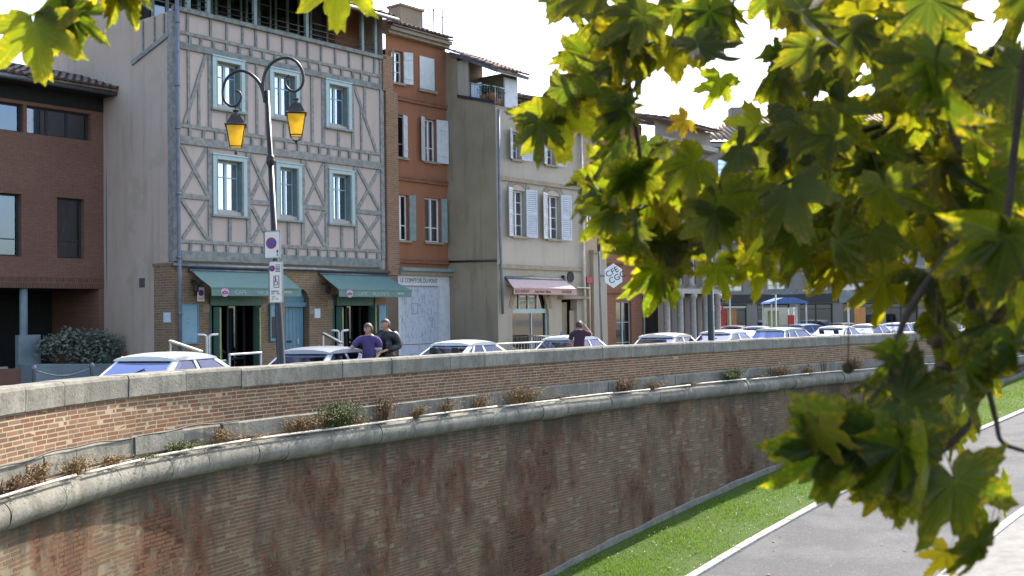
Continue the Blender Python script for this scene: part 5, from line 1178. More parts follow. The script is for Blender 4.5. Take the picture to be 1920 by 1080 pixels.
    for x, sg_ in ((L, 1), (-L, -1)): bx('bumper', 'darkframe', t, (0, 0, 0), min(x-.10*sg_, x+.05*sg_), -Wd+.1, .34, max(x-.10*sg_, x+.05*sg_), Wd-.1, .50, bevel=.03); bx('number_plate', 'paper', t, (0, 0, 0), min(x+.051*sg_, x+.06*sg_), -.26, .37, max(x+.051*sg_, x+.06*sg_), .26, .47)
    if dark_trim or kind == 'hatch': MB().tube([(xr0+.12, .25, zb+.04), (xr0+.35, -.15, zb+.25)], .01, 5).build('wiper', 'black', t)
    return t
cars = [
 ('hatch', 'white', 'white hatchback with a slanting rear window, leftmost car behind the wall', 343, 21.8, 15),
 ('hatch', 'silver', 'pale silver hatchback right of the lamp post, behind the man in purple', 628, 24.8, 21),
 ('sedan', 'white', 'white saloon with rounded roof between the man in black and the railings', 880, 30.6, 32),
 ('hatch', 'white', 'white car mostly hidden behind the man in burgundy', 1085, 35.2, 28),
 ('hatch', 'cream', 'cream hatchback in front of the black car, right of the hexagonal sign pole', 1260, 37.2, 30),
 ('hatch', 'white', 'white hatchback just right of the dark green post', 1368, 42.5, 34),
 ('wagon', 'green', 'pale green estate car in front of the blue kiosk roof', 1478, 46.5, 38),
 ('sedan', 'white', 'white saloon parked next beyond the pale green estate car', 1574, 53, 40),
 ('hatch', 'cream', 'small cream hatchback below the yellow leaf, farther along the wall', 1638, 59, 42),
 ('hatch', 'white', 'farthest white hatchback behind the wall, at the edge of the leaves', 1692, 64, 43),
 ('hatch', 'black', 'black hatchback facing the wall, left of the cream hatchback', 1172, 50, 205),
 ('wagon', 'silver', 'silver estate car with roof bars behind the cream hatchback', 1232, 56, 62),
 ('hatch', 'red', 'dark red car with a blue-tinted windscreen facing the wall', 1318, 54, 222),
 ('hatch', 'dark', 'dark car half hidden behind the dark green post', 1372, 60, 205),
 ('sedan', 'bluegrey', 'blue-grey saloon facing the wall left of the kiosk', 1418, 57, 200),
 ('hatch', 'blue', 'dark blue car with a pale roof in front of the stone building', 1522, 64, 60),
 ('hatch', 'blue', 'blue hatchback at the far left of the second row, beside the sign pole', 1152, 58, 200),
 ('sedan', 'dark', 'dark saloon in the second row, left of the blue panel', 1588, 70, 60),
 ('hatch', 'white', 'white car far along the wall, seen in the first gap between dark leaves', 1742, 68, 44),
 ('wagon', 'white', 'white estate car farthest right, seen between dark leaves', 1806, 72, 44),
]
for kind, pc, lab, x, Y, hd in cars:
    p = at(x, 640, Y); p.z = 0
    make_car(kind, pc, lab, p, hd, pc in ('black', 'dark'))
p = at(1893, 600, 74); p.z = 0; make_car('van', 'bluegrey', 'pale blue van at the right edge, seen through a gap in the leaves', p, 190)

# ------------------------------------------------------------------ street furniture
def hooked(x, y, d, side, lab):
    s, z = frame_hit(x, y, d); t = thing('hooked_post', lab, 'bike stand', fp(s, d, 0), TH, 'white hooked posts by the cafe doors')
    MB().tube([(0, 0, 0), (0, 0, z-.06), (side*.03, 0, z-.015), (side*.09, 0, z), (side*.27, 0, z+.01)], .035, 8).build('post', 'metalrail', t, True); MB().lathe([(.08, 0), (.08, .03)], n=10).build('base', 'zinc', t)
hooked(387, 628, -1.2, -1, 'white post with its hook to the left, before the left cafe door'); hooked(392, 628, -1.2, 1, 'white post with its hook to the right, before the left cafe door')
hooked(635, 620, -1.2, -1, 'white post with its hook to the left, before the right cafe door'); hooked(640, 620, -1.2, 1, 'white post with its hook to the right, before the right cafe door')
def barrier(lab, A_, B_, bars=True, m='creamrail'):
    A_, B_ = Vector(A_), Vector(B_); t = thing('barrier', lab, 'railing', (A_.x, A_.y, 0), 0, 'pale top-railed barriers'); d = B_-A_; d.z = 0; a = Vector((0, 0, A_.z)); b2 = Vector((d.x, d.y, B_.z))
    MB().beam(a, b2, .10, .05, (0, 0, 1)).build('top_rail', m, t, bevel=.01); n = max(2, int(d.length/.14)) if bars else 0
    for k in (0, 1): q_ = a.lerp(b2, k*.98+.01); MB().tube([(q_.x, q_.y, 0), (q_.x, q_.y, q_.z)], .025, 6).build('leg', 'metalrail', t)
    if bars:
        MB().tube([a*1-Vector((0, 0, .95)), b2-Vector((0, 0, .95))], .015, 6).build('bottom_rail', 'metalrail', t)
        bb = MB()
        for k in range(1, n): q_ = a.lerp(b2, k/n); bb.tube([(q_.x, q_.y, q_.z-.95), (q_.x, q_.y, q_.z)], .011, 5)
        bb.build('bars', 'metalrail', t)
barrier('long cream-topped railing in front of the pink-awninged shop, upper of the pair', at(958, 628, 39.5), at(1088, 637, 34.5))
barrier('cream-topped railing of upright bars ending at the man in burgundy, lower of the pair', at(894, 648, 34), at(1060, 641, 37))
barrier('sloping cream rail rising above the roof of the leftmost white car', at(319, 641, 27.5), at(377, 661, 26), False)
barrier('white-topped folding barrier in front of the left cafe door', at(430, 667, 26.5), at(490, 663, 27.2), False, 'metalrail')
barrier('thin sloping rail left of the man in purple, above the silver hatchback roof', at(606, 627, 28.0), at(640, 645, 27.0), False, 'zinc')
s, z = frame_hit(428, 648, -1.7); t = thing('cafe_chair', 'green folding chair before the left cafe door', 'chair', fp(s, -1.7, 0), TH+R(20))
bx('seat', 'greenpaint', t, (0, 0, 0), -.21, -.2, .45, .21, .2, .48, bevel=.01); bx('backrest', 'greenpaint', t, (0, 0, 0), -.21, .19, .82, .21, .22, .98, bevel=.01)
for x in (-.19, .19): MB().tube([(x, .2, .98), (x, -.22, 0)], .012, 5).build('leg', 'iron', t); MB().tube([(x, -.18, .46), (x, .24, 0)], .012, 5).build('leg', 'iron', t)
s, z = frame_hit(455, 640, -1.2); t = thing('cafe_table', 'small round green cafe table beside the folding chair', 'table', fp(s, -1.2, 0), TH); MB().lathe([(.3, .71), (.31, .725), (.3, .74)], n=20).build('tabletop', 'greenpaint', t); MB().tube([(0, 0, .02), (0, 0, .71)], .025, 8).build('leg', 'iron', t); MB().lathe([(.2, 0), (.03, .04)], n=12).build('base', 'iron', t)
# bicycle parked against the white shopfront, right of the man in black
bp = at(768, 660, 28.5); bp.z = 0; t = thing('bicycle', 'dark bicycle parked in front of the white shopfront', 'bicycle', bp, TH)
for x in (-.52, .52):
    tor = MB(); tor.tube([(x+.33*math.cos(R(a)), 0, .34+.33*math.sin(R(a))) for a in range(0, 361, 20)], .017, 5, False); wh = tor.build('wheel', 'tyre', t, True); sp_ = MB()
    for a in range(0, 180, 30): sp_.tube([(x+.32*math.cos(R(a)), 0, .34+.32*math.sin(R(a))), (x-.32*math.cos(R(a)), 0, .34-.32*math.sin(R(a)))], .003, 4)
    sp_.build('spokes', 'zinc', wh)
fr = MB()
for a, c in (((-.52, .34), (-.05, .30)), ((-.05, .30), (-.22, .85)), ((-.2, .8), (.38, .82)), ((-.05, .3), (.40, .70)), ((-.52, .34), (-.2, .78)), ((.52, .34), (.36, .98))): fr.tube([(a[0], 0, a[1]), (c[0], 0, c[1])], .016, 6)
fr.build('frame', 'irongreen', t); MB().tube([(.30, -.26, 1.04), (.36, -.08, 1.0), (.36, .08, 1.0), (.30, .26, 1.04)], .014, 6).build('handlebar', 'iron', t); MB().ball((-.24, 0, .9), .1, 8, 5, (1.2, .7, .4)).build('saddle', 'black', t)
# poles and signs on the square
def pole_at(name, lab, cat, x, Y, h, r, m='irongreen'):
    p = at(x, 640, Y); p.z = 0; t = thing(name, lab, cat, p); MB().tube([(0, 0, 0), (0, 0, .9), (0, 0, .95), (0, 0, h)], [r*1.5, r*1.5, r, r*.8], 10).build('post', m, t, True); return t
t = pole_at('lamp_post', 'thick dark green post rising between the cream and the white hatchbacks', 'street lamp', 1334, 40.5, 6.5, .13); MB().lathe([(.2, 6.5), (.3, 6.9), (.12, 7.1)], n=8).build('lantern', 'lampcap', t)
t = pole_at('pole', 'thin dark pole in front of the black hatchback', 'pole', 1207, 40, 4.2, .045)
t = pole_at('sign_post', 'thin grey post with a horizontal sign board, in front of the kiosk', 'sign', 1456, 50, 2.95, .04, 'metalrail'); bx('sign_board', 'zinc', t, (0, 0, 0), -.35, -.05, 2.85, 1.0, -.042, 3.1); MB().lathe([(.12, 2.86), (.12, 2.87)], (-.15, -.07, 0), 12).build('round_sign', 'signwhite', t)
p = at(1345, 578, 66); t = thing('red_round_sign', 'small red-rimmed round sign on a white pole with a red arrow board', 'sign', (p.x, p.y, 0)); MB().tube([(.75, 0, 0), (.75, 0, 3.0)], .05, 8).build('pole', 'metalrail', t)
MB().lathe([(.001, -.02), (.36, -.02), (.36, .02)], (0, 0, p.z), 20, axis='y').build('red_disc', 'signred', t); MB().lathe([(.001, -.03), (.24, -.03), (.24, -.021)], (0, 0, p.z), 20, axis='y').build('white_disc', 'signwhite', t); bx('red_bar', 'signred', t, (0, 0, 0), -.2, -.04, p.z-.05, .2, -.031, p.z+.05)
bx('arrow_board', 'signred', t, (0, 0, 0), -.1, -.02, p.z+.55, .9, .02, p.z+.75); bx('bracket', 'zinc', t, (0, 0, 0), .2, -.01, p.z+.3, .8, .01, p.z+.34)
p = at(1472, 640, 70); t = thing('kiosk', 'small glazed kiosk with a blue pitched canopy', 'kiosk', (p.x, p.y, 0), R(4))
MB().prism([(-1.25, 2.62), (1.25, 2.62), (1.15, 2.75), (.35, 3.0), (-.35, 3.0), (-1.15, 2.75)], -1., 1.).build('canopy', 'shopblue', t)
for x in (-1.1, 1.1):
    for y in (-.9, .9): bx('post', 'metalrail', t, (0, 0, 0), x-.04, y-.04, 0, x+.04, y+.04, 2.618)
bx('glass_wall', 'glass', t, (0, 0, 0), -1.05, .86, .3, 1.05, .88, 2.4); bx('counter', 'casing', t, (0, 0, 0), -1.0, .2, 0, 1.0, .8, 1.0); bx('poster', 'yellowgreen', t, (0, 0, 0), -.8, .82, 1.1, -.1, .84, 2.2); bx('poster', 'posterred', t, (0, 0, 0), .5, .82, 1.1, .9, .84, 1.9)
p = at(1592, 640, 66); t = thing('information_sign', 'tall sign with white top panel over a grey one on a grey pole', 'sign', (p.x, p.y, 0)); MB().tube([(0, 0, 0), (0, 0, 4.2)], .06, 8).build('pole', 'metalrail', t); bx('upper_panel', 'signwhite', t, (0, 0, 0), -.6, -.1, 3.35, .75, -.062, 3.9, bevel=.015); bx('lower_panel', 'planter', t, (0, 0, 0), -.55, -.1, 2.6, .75, -.062, 3.3, bevel=.015)
bx('hanging_flag', 'orangeflag', t, (0, 0, 0), .35, -.05, .9, 1.0, -.02, 2.3)

# ------------------------------------------------------------------ people
def skin_mesh(name, verts, edges, rad, m, parent, sub=2, root=0):
    me = bpy.data.meshes.new(name); me.from_pydata(verts, edges, []); o = bpy.data.objects.new('tmp_skin', me); COL.objects.link(o)
    o.modifiers.new('s', 'SKIN').use_smooth_shade = True; o.modifiers.new('d', 'SUBSURF').levels = sub; o.modifiers['d'].render_levels = sub
    sv = me.skin_vertices[0].data
    for i, r in enumerate(rad): sv[i].radius = r if isinstance(r, tuple) else (r, r); sv[i].use_root = (i == root)
    dg = bpy.context.evaluated_depsgraph_get(); e = bpy.data.meshes.new_from_object(o.evaluated_get(dg)); bpy.data.objects.remove(o); bpy.data.meshes.remove(me)
    e.name = name; e.materials.clear(); e.materials.append(M[m]); e.polygons.foreach_set('use_smooth', [True]*len(e.polygons)); return link(name, e, parent)
class Sk:
    def __init__(s): s.v = []; s.e = []; s.r = []
    def chain(s, pts, rs, start=None):
        prev = start
        for p, r in zip(pts, rs):
            s.v.append(tuple(p)); s.r.append(r); i = len(s.v)-1
            if prev is not None: s.e.append((prev, i))
            prev = i
        return prev
def person(label, loc, face, hgt, armL_, armR_, shirt, trousers, hair, sleeve, head_turn=0, head_tilt=0, jacket=False, group=None):
    """faces local -Y; x is the figure's left-right. arms: elbow and wrist points"""
    t = thing('person', label, 'person', loc, R(face)); k = hgt/1.75
    V = lambda *p: Vector(p)*k
    pel, wst, chs, shd, nck, hdb = V(0, 0, .96), V(0, .0, 1.12), V(0, .01, 1.32), V(0, .015, 1.43), V(0, .0, 1.52), V(0, -.015, 1.58)
    sL, sR = V(.185, .01, 1.43), V(-.185, .01, 1.43)
    eL, wL = V(*armL_[0]), V(*armL_[1]); eR, wR = V(*armR_[0]), V(*armR_[1])
    b = Sk(); b.chain([pel, wst, chs, shd, nck, hdb], [(.15*k, .105*k), (.135*k, .10*k), (.155*k, .11*k), (.12*k, .085*k), .058*k, .055*k]); sh = 3
    for S_, E_, W_ in ((sL, eL, wL), (sR, eR, wR)):
        d = (W_-E_).normalized(); up = Vector((0, 0, 1)); sd_ = d.cross(up); sd_ = sd_.normalized() if sd_.length > .1 else Vector((1, 0, 0)); nn = sd_.cross(d)
        w_ = b.chain([S_, S_.lerp(E_, .5), E_, E_.lerp(W_, .5), W_, W_+d*.07*k], [.058*k, .05*k, .042*k, .038*k, .027*k, (.034*k, .018*k)], sh)
        pal = W_+d*.075*k
        for f_, (ofs, ln) in enumerate(((-.030, .070), (-.011, .080), (.009, .074), (.028, .058))):
            b.chain([pal+sd_*ofs*k+d*.012*k, pal+sd_*ofs*1.1*k+d*(.012+ln*.5)*k-nn*.006*k, pal+sd_*ofs*1.1*k+d*(.012+ln*.95)*k-nn*.024*k], [.0095*k, .0088*k, .007*k], w_)
        b.chain([W_+d*.03*k+sd_*.035*k, W_+d*.06*k+sd_*.055*k-nn*.01*k, W_+d*.085*k+sd_*.06*k-nn*.02*k], [.011*k, .0095*k, .008*k], w_)
    for s_ in (1, -1):
        b.chain([V(s_*.095, 0, .90), V(s_*.10, -.01, .50), V(s_*.105, .02, .09)], [.088*k, .058*k, .042*k], 0)
    # head: one shaped ellipsoid with brow, nose, chin and ears, sunk onto the neck
    body = skin_mesh('body', b.v, b.e, b.r, 'skin', t)
    hd = MB(); hc = Vector((0, -.03, 1.632)); N, Mr = 20, 14; vs = []
    for i in range(Mr+1):
        ph = math.pi*i/Mr-math.pi/2
        for j in range(N):
            a = 2*math.pi*j/N; x, y, z = math.cos(ph)*math.sin(a), -math.cos(ph)*math.cos(a), math.sin(ph)
            rx, ry, rz_ = .084, .104, .120
            if z < 0: rx *= 1+.28*z; ry *= 1+.12*z
            p = Vector((x*rx, y*ry, z*rz_)); f = max(0, -y)*math.cos(ph)
            if abs(x) < .30 and -.35 < z < .12 and y < 0: p.y -= .026*(1-abs(x)/.30)*(1-abs((z+.16)/.30))
            if abs(x) < .75 and .02 < z < .25 and y < -.3 and abs(x) > .2: p.y += .008
            if z < -.72 and y < 0: p.y -= .012
            if abs(abs(x)-.95) < .12 and abs(z+.05) < .28 and abs(y) < .3: p.x *= 1.18
            vs.append(p)
    rot = Matrix.Rotation(R(head_turn), 3, 'Z') @ Matrix.Rotation(R(head_tilt), 3, 'X')
    piv = Vector((0, -.01, 1.56))
    place = lambda p: (rot @ (Vector(p)+hc-piv)+piv)*k
    hd.add([place(p) for p in vs], [(i*N+j, i*N+(j+1) % N, (i+1)*N+(j+1) % N, (i+1)*N+j) for i in range(Mr) for j in range(N)])
    hm = hd.mesh('head_tmp', 'skin', True); bmx = bmesh.new(); bmx.from_mesh(body.data); bmx.from_mesh(hm); bmesh.ops.remove_doubles(bmx, verts=bmx.verts[:], dist=1e-5); bmx.to_mesh(body.data); bmx.free(); body.data.polygons.foreach_set('use_smooth', [True]*len(body.data.polygons))
    bpy.data.meshes.remove(hm)
    fc = MB()
    for s_ in (-1, 1): fc.ball(place((s_*.031, -.086, .012)), .010*k, 8, 5); fc.beam(place((s_*.015, -.098, .034)), place((s_*.048, -.088, .036)), .008, .008, (0, -1, 0))
    fc.build('eyes', 'black', t, True); fc = MB(); fc.beam(place((-.024, -.093, -.060)), place((.024, -.093, -.060)), .010, .006, (0, -1, 0)); fc.build('mouth', 'redink', t)
    hr = MB(); vs = []
    for i in range(9):
        ph = -.55+(math.pi/2+.55)*i/8
        for j in range(N):
            a = 2*math.pi*j/N; y = -math.cos(a); lim = .42 if y < -.25 else (-.22 if y < .25 else -.62)
            ph2 = max(ph, lim); rr = 1.14+.05*random.random() if hair != 'short' else 1.035
            vs.append(place((math.cos(ph2)*math.sin(a)*.087*rr, y*math.cos(ph2)*.107*rr, math.sin(ph2)*.12*rr)))
    hr.add(vs, [(i*N+j, i*N+(j+1) % N, (i+1)*N+(j+1) % N, (i+1)*N+j) for i in range(8) for j in range(N)]); hr.build('hair', 'hairgrey' if hair == 'short' else hair, t, True)
    g = .022*k if not jacket else .05*k
    c = Sk(); c.chain([V(0, 0, .90), V(0, 0, 1.0), wst, chs, shd, V(0, .012, 1.475)], [(.158*k+g, .115*k+g), (.15*k+g, .11*k+g), (.14*k+g, .105*k+g), (.156*k+g, .11*k+g), (.125*k+g, .088*k+g), (.07*k+g*.6, .06*k+g*.6)])
    for S_, E_, W_ in ((sL, eL, wL), (sR, eR, wR)):
        if sleeve == 'long': c.chain([S_, S_.lerp(E_, .5), E_, E_.lerp(W_, .5), E_.lerp(W_, .95)], [.066*k+g, .056*k+g, .050*k+g, .042*k+g, .036*k+g], 4)
        else: c.chain([S_, S_.lerp(E_, .45), S_.lerp(E_, .85)], [.066*k+g, .06*k+g, .056*k+g], 4)
    skin_mesh('jacket' if jacket else 'shirt', c.v, c.e, c.r, shirt, t)
    if not jacket:
        col = MB(); col.tube([(math.cos(R(a))*.075*k, (.0+math.sin(R(a))*.062)*k, 1.50*k-.02*k*(math.sin(R(a)) < -.5)) for a in range(0, 361, 30)], .016*k, 6); col.build('collar', shirt, t, True)
    tr = Sk(); tr.chain([V(0, 0, .98), V(0, .0, .90)], [(.15*k, .115*k), (.15*k, .12*k)])
    for s_ in (1, -1): tr.chain([V(s_*.095, 0, .84), V(s_*.10, -.01, .50), V(s_*.105, .02, .10)], [.10*k, .074*k, .062*k], 1)
    skin_mesh('trousers', tr.v, tr.e, tr.r, trousers, t, 1)
    for s_ in (1, -1): MB().hexa([(s_*.105*k-.05, -.16, 0), (s_*.105*k+.05, -.16, 0), (s_*.105*k+.045, .10, 0), (s_*.105*k-.045, .10, 0)], [(s_*.105*k-.035, -.13, .05), (s_*.105*k+.035, -.13, .05), (s_*.105*k+.04, .09, .11), (s_*.105*k-.04, .09, .11)]).build('shoe', 'black', t, bevel=.015)
    return t
def ground_at(x, Y, z): p = at(x, 640, Y); p.z = z; return p
pA = person('person in a purple polo shirt holding one arm out over the wall', ground_at(692, 24.35, .12), -8, 1.76, ((.24, .08, 1.16), (.20, -.12, 1.02)), ((-.37, -.13, 1.22), (-.56, -.34, 1.08)), 'purple', 'jeans', 'hairgrey', 'short', -28)
pB = person('person in a black leather jacket holding a folded paper, close-cropped hair', ground_at(725, 24.7, .12), -22, 1.86, ((.27, .07, 1.17), (.12, -.24, 1.10)), ((-.26, .03, 1.16), (-.10, -.26, 1.10)), 'leather', 'jeans', 'short', 'long', -32, 0, True)
pC = person('person in a burgundy shirt seen from behind, hand raised to the head', ground_at(1086, 30.8, .12), 170, 1.72, ((.26, .03, 1.18), (.22, -.16, 1.0)), ((-.34, -.16, 1.36), (-.12, -.12, 1.66)), 'burgundy', 'jeans', 'hairbrown', 'short', -10, 12)
pD = person('person with blond hair and a blue top walking past the shop door', ground_at(1047, 39.5, 0), -75, 1.72, ((.22, .08, 1.16), (.22, -.10, 1.0)), ((-.22, .06, 1.16), (-.20, -.16, 1.02)), 'bluecloth', 'jeans', 'hairblond', 'short', 0, 15)
q_ = MB(); q_.hexa([(-.13, -.02, 0), (.10, -.02, .0), (.10, 0, .0), (-.13, 0, .0)], [(-.10, -.14, .10), (.12, -.14, .10), (.12, -.13, .11), (-.10, -.13, .11)]); pap = q_.build('paper_sheet', 'paper'); pap.location = Vector(pB.location)+Matrix.Rotation(R(-22), 3, 'Z') @ Vector((-.06, -.32, 1.12)); tag(pap, 'folded white paper held by the man in the black jacket', 'paper')
q_ = MB(); q_.lathe([(.001, 0), (.035, 0), (.035, -.004)], n=10, axis='y').build('jacket_badge', 'zinc', pB).location = (.10, -.155, 1.32)

# ------------------------------------------------------------------ weeds on the moulding
def weed(px, py, kind, hgt, wid, n, lab):
    """clump rooted in the joint between ledge and moulding nearest to that spot"""
    best = min(range(0, len(sg), 4), key=lambda i: (to_px(wpt(sg[i], .16, -.12))[0]-px)**2); s_ = sg[best]; base = wpt(s_, .18, -.15); a, b_ = wt(s_)
    t = thing('weed', lab, 'plant', base, math.atan2(b_, a), 'weeds growing on the wall moulding'); m = MB(); hgt *= 1.2; wid *= 1.15
    for _ in range(int(n*1.35)):
        x0 = random.gauss(0, wid*.30); h = hgt*random.uniform(.45, 1.1); lx = random.gauss(0, wid*.35)+x0*.4; ly = -abs(random.gauss(.05, .10)); w_ = random.uniform(.004, .009); q0 = Vector((x0, random.uniform(-.05, .06), 0))
        P3 = [q0, q0+Vector((lx*.35, ly*.3, h*.6)), q0+Vector((lx*.8, ly*.9, h*.95)), q0+Vector((lx*1.2, ly*1.5, h*(.95 if kind == 'dry' else .8)))]
        sdv = Vector((random.gauss(0, 1), random.gauss(0, 1), 0)).normalized()*w_
        m.add([P3[0]-sdv, P3[0]+sdv, P3[1]-sdv, P3[1]+sdv, P3[2]-sdv*.7, P3[2]+sdv*.7, P3[3]], [(0, 1, 3, 2), (2, 3, 5, 4), (4, 5, 6)])
        for _k in range(9 if kind == 'green' else 5):
            u = random.uniform(.25, 1); c = P3[1].lerp(P3[3], u) if u > .4 else P3[0].lerp(P3[1], u+.4); d = Vector((random.gauss(0, 1), random.gauss(0, 1), random.gauss(.3, .8))).normalized()*random.uniform(.018, .045); e = d.orthogonal().normalized()*random.uniform(.004, .011)
            m.add([c-e, c+e, c+d+e*.4, c+d-e*.4], [(0, 1, 2, 3)])
    m.build('foliage', dict(green='weedgreen', dry='weeddry', red='weedred')[kind], t, fix=False)
for w_ in ((628, 800, 'green', .44, .55, 210, 'big grey-green weed bush on the moulding, largest of them'), (566, 810, 'dry', .26, .6, 120, 'dry yellowish tuft just left of the big green weed bush'),
 (722, 780, 'red', .48, .30, 70, 'tall rusty dry weed right of the big green bush'), (780, 775, 'dry', .22, .25, 45, 'small dark dry tuft right of the tall rusty weed'), (832, 770, 'dry', .24, .35, 45, 'thin sparse tuft in the middle of the wall'),
 (900, 765, 'dry', .30, .4, 50, 'loose dry tuft left of the wide straw-coloured one'), (983, 752, 'dry', .36, .75, 110, 'wide straw-coloured tuft near the middle of the wall'), (1172, 742, 'red', .36, .50, 110, 'drooping brown tuft below the hexagonal sign'),
 (1225, 725, 'dry', .2, .5, 40, 'faint thin tuft right of the drooping brown one'), (1370, 715, 'green', .36, .55, 140, 'pale green weed bush below the parked white hatchback'), (1462, 702, 'dry', .32, 1.0, 110, 'long low dry tuft right of the pale green weed'),
 (1512, 698, 'dry', .26, .4, 50, 'small dry tuft beyond the long low one'), (1598, 690, 'red', .42, .7, 110, 'rusty dry clump near the leaves, farthest right'), (1545, 690, 'dry', .5, .12, 14, 'single tall thin stalk on the far moulding'),
 (20, 945, 'red', .20, .32, 60, 'rusty tuft at the left end of the moulding'), (65, 890, 'dry', .26, .22, 45, 'dry brown tuft in the gap of the ledge stones at the left'), (138, 900, 'dry', .22, .35, 60, 'yellow-green tuft on the conduit at the left'), (200, 880, 'dry', .14, .3, 40, 'low dry tuft right of the yellow-green one'),
 (330, 850, 'green', .18, .35, 50, 'low green tuft at the ledge, below the white hatchback'), (408, 832, 'dry', .24, .35, 60, 'dry grassy tuft left of the two bushes'), (672, 790, 'dry', .16, .3, 30, 'low straw tuft touching the right side of the big green bush'),
 (260, 868, 'green', .07, .2, 22, 'tiny green wisp on the moulding at the left, below the bare ledge stones'), (470, 822, 'dry', .10, .5, 30, 'thin straw wisps between the grassy tuft and the two bushes'), (1060, 750, 'dry', .12, .5, 26, 'faint straw wisps right of the wide straw-coloured tuft'), (1290, 718, 'green', .12, .4, 30, 'small green wisps left of the pale green weed bush'), (1420, 706, 'dry', .14, .4, 26, 'short straw wisps between the pale green weed and the long dry tuft')): weed(*w_)

# ------------------------------------------------------------------ plane tree in the foreground
tree = thing('plane_tree', 'plane tree with yellow-green lobed leaves hanging in front of the wall', 'tree', (5.2, .6, float(gz(5.2, .6))))
tz = tree.location.z; TO = (5.2, .6, tz)
def branch(name, pts_, r, m='barkm', sm=4):
    return MB(TO).tube(smooth_pts(pts_, sm), [r[0]+(r[1]-r[0])*i/((len(pts_)-1)*sm) for i in range((len(pts_)-1)*sm+1)], 8).build(name, m, tree, True)
branch('trunk', [(5.2, .6, tz-.3), (5.25, .7, tz+2), (5.15, .8, -1.5), (4.95, 1.0, 1.5), (4.6, 1.3, 4.2), (4.3, 1.6, 6.5)], (.34, .16))
branch('limb', [(4.9, 1.05, 2.2), (3.6, 1.9, 3.35), (2.2, 2.3, 3.75), (.6, 2.6, 3.95), (-1.2, 2.9, 3.9)], (.12, .02))
branch('limb', [(4.7, 1.2, 3.6), (4.0, 2.6, 4.6), (2.8, 3.6, 5.0), (1.0, 4.4, 5.3)], (.11, .03))
branch('limb', [(4.9, 1.0, 1.9), (3.9, 1.6, 2.6), (2.6, 2.0, 3.0), (1.6, 2.15, 3.05)], (.08, .03))
def vpx(x, y, Y): return tuple(at(x, y, Y))
TW = [([(1100, -190), (1122, -40), (1145, 40), (1165, 85), (1178, 150), (1195, 260), (1205, 330), (1215, 430)], 2.55, (.009, .004)),
      ([(1690, -240), (1735, -30), (1752, 90), (1775, 160), (1790, 250), (1798, 340), (1806, 450), (1812, 540), (1835, 610)], 2.0, (.013, .007)),
      ([(1930, -160), (1895, 40), (1850, 110), (1838, 150), (1790, 195), (1700, 225), (1610, 272), (1500, 330), (1440, 362), (1390, 405)], 2.2, (.009, .003)),
      ([(1845, 150), (1830, 190), (1827, 290), (1830, 330)], 2.15, (.007, .004)),
      ([(1960, -200), (1900, 300), (1875, 560), (1862, 640), (1852, 720), (1832, 755), (1815, 800)], 1.75, (.007, .004)),
      ([(1858, 660), (1885, 648), (1925, 660)], 1.75, (.006, .004)), ([(1852, 725), (1868, 790), (1880, 830), (1935, 850)], 1.75, (.005, .003)),
      ([(1806, 440), (1760, 500), (1700, 590), (1680, 650), (1672, 665)], 1.8, (.008, .004)), ([(1690, 225), (1560, 260), (1480, 265), (1400, 270)], 2.3, (.006, .003)),
      ([(1210, 400), (1260, 440), (1300, 500)], 2.5, (.005, .003)), ([(1440, 362), (1330, 420), (1260, 430)], 2.35, (.004, .003)), ([(1815, 800), (1760, 850), (1690, 880), (1560, 860)], 1.7, (.006, .003)),
      ([(150, -130), (120, -40), (112, 20), (66, 40)], 2.6, (.006, .003)), ([(130, -60), (230, -30), (250, 0)], 2.6, (.005, .003)), ([(640, -150), (640, -30)], 2.8, (.005, .003))]
for p_, Y, rr in TW: branch('twig', [vpx(x, y, Y) for x, y in p_], rr, 'twig', 4)
